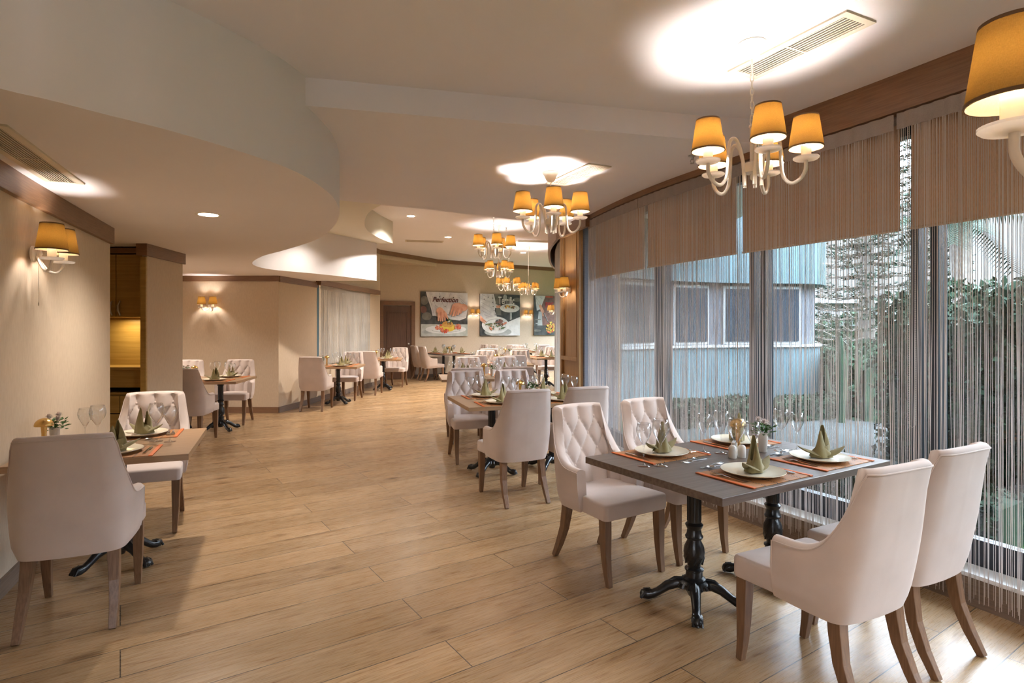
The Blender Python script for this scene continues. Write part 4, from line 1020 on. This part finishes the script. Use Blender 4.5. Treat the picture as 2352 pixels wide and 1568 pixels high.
p1s += bits(['red', 'red', 'pink'], .38, .20, .08, .055, 22, .022, 1)+bits(['red', 'red', 'pink'], .50, .125, .08, .04, 22, .022, 2)+bits(['red', 'pink'], .78, .21, .065, .05, 18, .022, 3)+bits(['brown', 'gold', 'green'], .56, .30, .10, .035, 16, .012, 4)+bits(['green', 'green', 'whitecoat'], .59, .36, .05, .08, 22, .016, 5)
p1s += [('skin', cap(.38, .58, .46, .50, .075, .065)), ('skin2', cap(.47, .55, .53, .43, .026, .016)), ('skin', cap(.36, .55, .35, .36, .027, .017)), ('skin2', cap(.405, .52, .395, .35, .025, .016)), ('skin', cap(.44, .52, .44, .35, .025, .016)), ('skin2', cap(.48, .52, .49, .36, .024, .015)), ('skin', cap(.50, .52, .545, .40, .022, .014)),
       ('skin', cap(.90, .66, .74, .66, .085, .085)), ('skin2', cap(.68, .70, .61, .50, .032, .018)), ('skin', cap(.72, .64, .66, .47, .028, .018)), ('skin2', cap(.77, .62, .71, .47, .027, .017)), ('skin', cap(.82, .61, .77, .50, .026, .017)), ('skin2', cap(.86, .62, .83, .53, .024, .016)), ('skin', cap(.70, .72, .80, .74, .035, .03)),
       ('black', ell(.49, .67, .012, .014)), ('black', ell(.37, .89, .013, .015)), ('black', ell(.67, .88, .012, .014))]
picture(.0, 1.0, 1.155, 2.405, p1s, 'Perfection', 'maroon', .23, .78, .155, 'large canvas reading Perfection with hands garnishing a plate', 1.0, .35)
p2s = [('grey2', [(.36, 1), (.5, 1), (.52, .5), (.40, .5)]), ('grey2', ell(.92, .88, .10, .05)), ('grey', ell(.62, .92, .05, .08)), ('whitecoat', [(0, 1), (.34, 1), (.38, .80), (.36, .60), (.41, .46), (.36, .38), (.0, .36)]),
       fold(.05, .98, .26, .88), fold(.03, .88, .26, .80), fold(.02, .80, .28, .66), fold(.02, .70, .30, .54), fold(.04, .60, .32, .46), fold(.10, .50, .34, .42), fold(.30, .98, .35, .50),
       ('whitecoat', cap(.36, .72, .43, .70, .05, .035)), ('skin', cap(.42, .70, .50, .69, .032, .022)), ('skin2', cap(.47, .72, .54, .70, .016, .012)), ('plate', ell(.74, .67, .25, .105)), ('grey', ell(.74, .675, .17, .065)), ('plate', ell(.74, .67, .16, .06)),
       ('plate', [(.66, .32), (1, .46), (1, 0), (.55, 0)]), ('grey', [(.74, .56), (.79, .56), (.79, .40), (.74, .38)]), ('grey', ell(.44, .09, .34, .10)), ('plate', ell(.38, .255, .34, .205)), ('grey', ell(.38, .265, .255, .145)), ('plate', ell(.38, .258, .245, .138)),
       ('skin', cap(-.02, .44, .06, .38, .05, .03)), ('skin2', cap(.04, .40, .14, .33, .022, .014)), ('skin', cap(.02, .37, .11, .30, .02, .013))]
p2s += bits(['brown', 'gold', 'yellow'], .68, .70, .07, .035, 16, .022, 7)+bits(['brown', 'gold', 'green'], .80, .69, .06, .03, 14, .02, 8)+bits(['brown', 'black', 'brown'], .46, .32, .10, .07, 26, .028, 9)+bits(['brown', 'green', 'pink'], .36, .22, .20, .09, 34, .018, 10)
p2s += [('pink', cap(.23, .20, .27, .15, .022, .02)), ('pink', cap(.56, .28, .62, .31, .022, .022)), ('green', cap(.12, .27, .22, .29, .010, .010)), ('green', cap(.50, .17, .60, .20, .012, .010))]
p2s += [('black', ell(x_, y_, .011, .012)) for x_, y_ in ((.29, .90), (.29, .80), (.30, .70), (.32, .60), (.35, .50), (.08, .87), (.18, .92))]
picture(1.288, 2.248, 1.155, 2.405, p2s, 'Terrific', 'white', .44, .77, .25, 'canvas reading Terrific with a chef holding two plated dishes', .62)
p3s = [('brown', [(.16, 1), (1, 1), (1, .25), (.22, .25), (.18, .6)]), ('red', [(.36, 1), (.6, 1), (.62, .6), (.40, .6)]), ('brown', [(.30, .96), (1, .96), (1, .5), (.3, .5)]), ('whitecoat', [(.03, 1), (.36, 1), (.26, .80), (.19, .66), (.08, .62)]), fold(.06, .95, .22, .78), fold(.08, .85, .18, .70), fold(.14, .98, .30, .90),
       ('grey', [(.10, .25), (.26, .25), (.24, .6), (.14, .6)]), ('grey2', ell(.10, .12, .12, .03)), ('grey', ell(.14, .30, .10, .018)), ('grey2', ell(.12, .40, .10, .014)),
       ('skin', cap(.19, .74, .27, .60, .04, .045)), ('skin2', cap(.27, .62, .30, .50, .016, .011)), ('skin', cap(.25, .60, .26, .50, .015, .010)), ('black', cap(.30, .56, .44, .34, .012, .012)), ('grey', cap(.31, .565, .44, .355, .004, .004)), ('black', ell(.52, .12, .30, .10))]
p3s += bits(['gold', 'yellow', 'gold', 'red'], .52, .20, .14, .15, 70, .026, 11)+bits(['brown', 'green'], .52, .20, .12, .12, 12, .012, 12)
p3s = [(k_, [(x_*.86, y_) if x_ < .95 else (x_, y_) for x_, y_ in P_]) for k_, P_ in p3s]
picture(2.617, 3.58, 1.155, 2.405, p3s, 'FIRE', 'red', .30, .70, .20, 'canvas with red lettering and a pan of food, cut by the curtain', .7)

# ------------------------------------------------------------------ garden outside
gd = B(); gd.prism([(1.3, -6), (60, -6), (60, 60), (1.6, 60), (1.6, 8), (3.2, 2)], -.35, -.15)
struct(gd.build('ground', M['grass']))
gr_ = B(); gr_.prism([(-5, -12), (5.5, -12), (5.5, -2.5), (-5, -2.5)], -.15, -.05); struct(gr_.build('terrace', M['gravel']))
gv = B(); gv.prism([(2.2, 4.4), (6.2, 6.4), (10, 12), (9, 17), (2.6, 10.0)], -.15, -.13); struct(gv.build('path', M['gravel']))
def leaves(n, fn, size, seed=1, flat=0.0):
    g = np.random.default_rng(seed); P = fn(g, n); n = len(P)
    d = g.normal(size=(n, 3)); d /= np.linalg.norm(d, axis=1)[:, None]; e = np.cross(d, g.normal(size=(n, 3))); e /= np.linalg.norm(e, axis=1)[:, None]
    if flat: d[:, 2] *= 1-flat; e[:, 2] *= 1-flat
    sz = (size*g.uniform(.6, 1.4, n))[:, None]
    V = np.stack([P-d*sz, P+e*sz*.45, P+d*sz, P-e*sz*.45], 1).reshape(-1, 3)
    b = B(); b.v = [tuple(v) for v in V.tolist()]; b.f = [(4*i, 4*i+1, 4*i+2, 4*i+3) for i in range(n)]; b.mi = [0]*n
    return b
def fast(b, name, m, parent=None):
    me = bpy.data.meshes.new(name); me.from_pydata(b.v, [], b.f); me.materials.append(m); o = bpy.data.objects.new(name, me); COL.objects.link(o)
    if parent: o.parent = parent
    return o
def hedge(a, b_, hgt, wid, n, label, seed, z0=-.15, size=.055, bumps=.14):
    a, b_ = Vector(a), Vector(b_)
    def fn(g, n):
        t = g.uniform(0, 1, n); L_ = (b_-a).length; d = (b_-a).normalized(); nn = np.array([-d.y, d.x])
        top = hgt*(1+bumps*.5*np.sin(t*L_*2.1+seed)+bumps*.4*np.sin(t*L_*5.3))
        ph = g.uniform(0, PI, n); rr = g.uniform(.86, 1.03, n)
        off = np.cos(ph)*wid*rr*(1+.1*np.sin(t*L_*9)); z = z0+(np.abs(np.sin(ph))**.45)*top*rr
        low = g.uniform(0, 1, n) < .6; z = np.where(low, z0+g.uniform(0, 1, n)*top*.95, z); off = np.where(low, np.sign(np.cos(ph))*wid*g.uniform(.8, 1.0, n), off)
        return np.stack([a.x+(b_.x-a.x)*t+nn[0]*off, a.y+(b_.y-a.y)*t+nn[1]*off, z], 1)
    o = empty('hedge'); tag(o, label, 'hedge')
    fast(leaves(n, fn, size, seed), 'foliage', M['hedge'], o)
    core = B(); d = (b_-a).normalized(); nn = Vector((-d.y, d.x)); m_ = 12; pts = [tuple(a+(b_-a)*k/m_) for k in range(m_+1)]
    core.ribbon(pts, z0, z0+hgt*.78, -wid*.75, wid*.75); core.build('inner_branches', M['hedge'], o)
hedge((5.5, 7.6), (6.4, 2.6), 2.15, .9, 26000, 'tall dark clipped hedge outside behind the two nearest chairs', 3)
hedge((7.9, 13.4), (6.7, 9.9), 1.2, .8, 12000, 'lower dark hedge outside left of the double window post', 5)
hedge((2.9, 5.6), (3.7, 4.3), .42, .30, 4000, 'low green shrub border outside beneath the window sill', 8, size=.04)
hedge((2.6, 9.6), (6.3, 10.9), .42, .35, 5000, 'low dark hedge along the foot of the aqua building', 12, size=.05)
hedge((14, 29), (26, 22), 2.2, 1.5, 6000, 'distant dark hedge line beyond the lawn', 9, size=.16)
def conifer(x, y, h, label, seed, sc_=1):
    o = empty('conifer_tree', (0, 0, 0)); tag(o, label, 'tree'); b = B(); b.tube([(x, y, -.2), (x+.05, y, h*.5), (x, y, h)], [.16*sc_, .11*sc_, .02], 10); b.build('trunk', M['bark'], o, smooth=True)
    g = random.Random(seed); P = []; br = B(); z = .9
    while z < h-.2:
        R = (1.75*sc_)*(1-z/h*.55)*g.uniform(.85, 1.1); nb = 9; a0 = g.uniform(0, 6)
        for k in range(nb):
            a = a0+2*PI*k/nb+g.uniform(-.15, .15); r_ = R*g.uniform(.8, 1.1); tip = (x+r_*math.cos(a), y+r_*math.sin(a), z-.05+.12*r_)
            br.tube([(x, y, z), (x+r_*.5*math.cos(a), y+r_*.5*math.sin(a), z-.08), tip], [.03, .022, .01], 5)
            for j in range(64):
                t = g.uniform(.15, 1.0); sp_ = .22*(1.1-abs(t-.6))*g.uniform(-1, 1); P.append((x+r_*t*math.cos(a)-sp_*math.sin(a), y+r_*t*math.sin(a)+sp_*math.cos(a), z-.06+.1*r_*t*t+g.uniform(-.05, .05)))
        z += g.uniform(.27, .36)
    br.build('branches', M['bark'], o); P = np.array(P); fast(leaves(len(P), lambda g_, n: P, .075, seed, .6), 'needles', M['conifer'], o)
conifer(10.6, 17.4, 9.0, 'tall layered conifer outside right of the aqua building', 4, 1.55)
conifer(15.5, 21.0, 5.0, 'smaller distant conifer outside beyond the double window post', 6, 1.0)
def palm(x, y, h, label):
    o = empty('palm_tree'); tag(o, label, 'tree'); b = B(); b.tube([(x, y, -.2), (x+.08, y, h*.5), (x, y, h)], [.20, .15, .17], 10); b.build('trunk', M['bark'], o, smooth=True)
    b = B(); g = random.Random(2)
    for k in range(22):
        a = 2*PI*k/22; el = g.uniform(-.2, 1.1); L_ = g.uniform(1.3, 1.7); pts = []
        for j in range(8): t = j/7; r_ = L_*t*math.cos(el); pts.append(Vector((x+r_*math.cos(a), y+r_*math.sin(a), h+L_*t*math.sin(el)-.7*t*t)))
        for j in range(7):
            for q in range(4):
                p = pts[j].lerp(pts[j+1], q/4); d = (pts[j+1]-pts[j]).normalized(); sd = d.cross(Vector((0, 0, 1))).normalized()
                for s_ in (-1, 1): e = p+sd*s_*.28+d*.15-Vector((0, 0, .12)); b.add([p, p+d*.03, e], [(0, 1, 2)])
    b.build('fronds', M['conifer'], o)
palm(7.7, 10.0, 3.35, 'palm tree outside seen above the tall hedge')
# aqua building with curved front
FAC = crom([(1.45, 10.3), (2.6, 11.2), (3.9, 11.9), (5.1, 12.2), (6.1, 12.3), (6.75, 12.75), (6.95, 13.6), (6.95, 16.5)], 6)
bd = tag(empty('building'), 'pale aqua rendered building with dark window band outside', 'building')
B().ribbon(FAC, -.2, 1.12, 0, .5).build('lower_wall', M['teal'], bd, smooth=25)
B().ribbon(FAC, 1.12, 2.42, .10, .4).build('window_band_wall', M['greyb'], bd, smooth=25)
B().ribbon(FAC, 2.42, 4.6, -.12, .5).build('upper_wall', M['teal'], bd, smooth=25)
B().ribbon(FAC, 1.09, 1.14, -.05, .2).build('ledge', M['sillout'], bd, smooth=25)
def facpt(k): return FAC[k], math.atan2(*(FAC[min(k+1, len(FAC)-1)]-FAC[k])[::-1])
for k, w_ in ((5, 1.1), (11, .9), (17, 1.0), (22, .7)):
    p, a = facpt(k); n_ = Vector((-math.sin(a), math.cos(a)))*.085
    b = B(); b.box((p[0]+n_.x, p[1]+n_.y, 1.76), (w_, .06, 1.22), a); fr = b.build('window', M['sillout'], bd)
    b = B(); b.box((p[0]+n_.x*.6, p[1]+n_.y*.6, 1.76), (w_-.12, .05, 1.10), a); b.build('pane', M['tealdark'], fr)
b = B(); b.box((7.15, 14.3, .55), (.35, .5, 1.4)); tag(b.build('garden_wall', M['teal'], None, bevel=.01), 'short pale wall end beside the aqua building', 'wall')
b = B(); b.box((16, 30, 1.2), (12, 3, 3.0)); b.box((16, 30, 2.8), (13, 4, .25)); tag(b.build('distant_house', M['sillout'], None), 'distant white house behind the conifers', 'house')
b = B(); b.tube([(5.65, 10.0, -.2), (5.7, 10.0, .8), (5.65, 10.0, 1.35)], [.07, .09, .03], 8); b.tube([(5.68, 10.0, .4), (5.9, 9.95, .5), (5.95, 9.95, 1.0)], [.04, .05, .03], 8); b.tube([(5.68, 10., .3), (5.45, 10., .4), (5.4, 10., .85)], [.04, .05, .03], 8)
tag(b.build('cactus', M['hedge'], None, smooth=True), 'upright green cactus outside near the aqua building corner', 'plant')
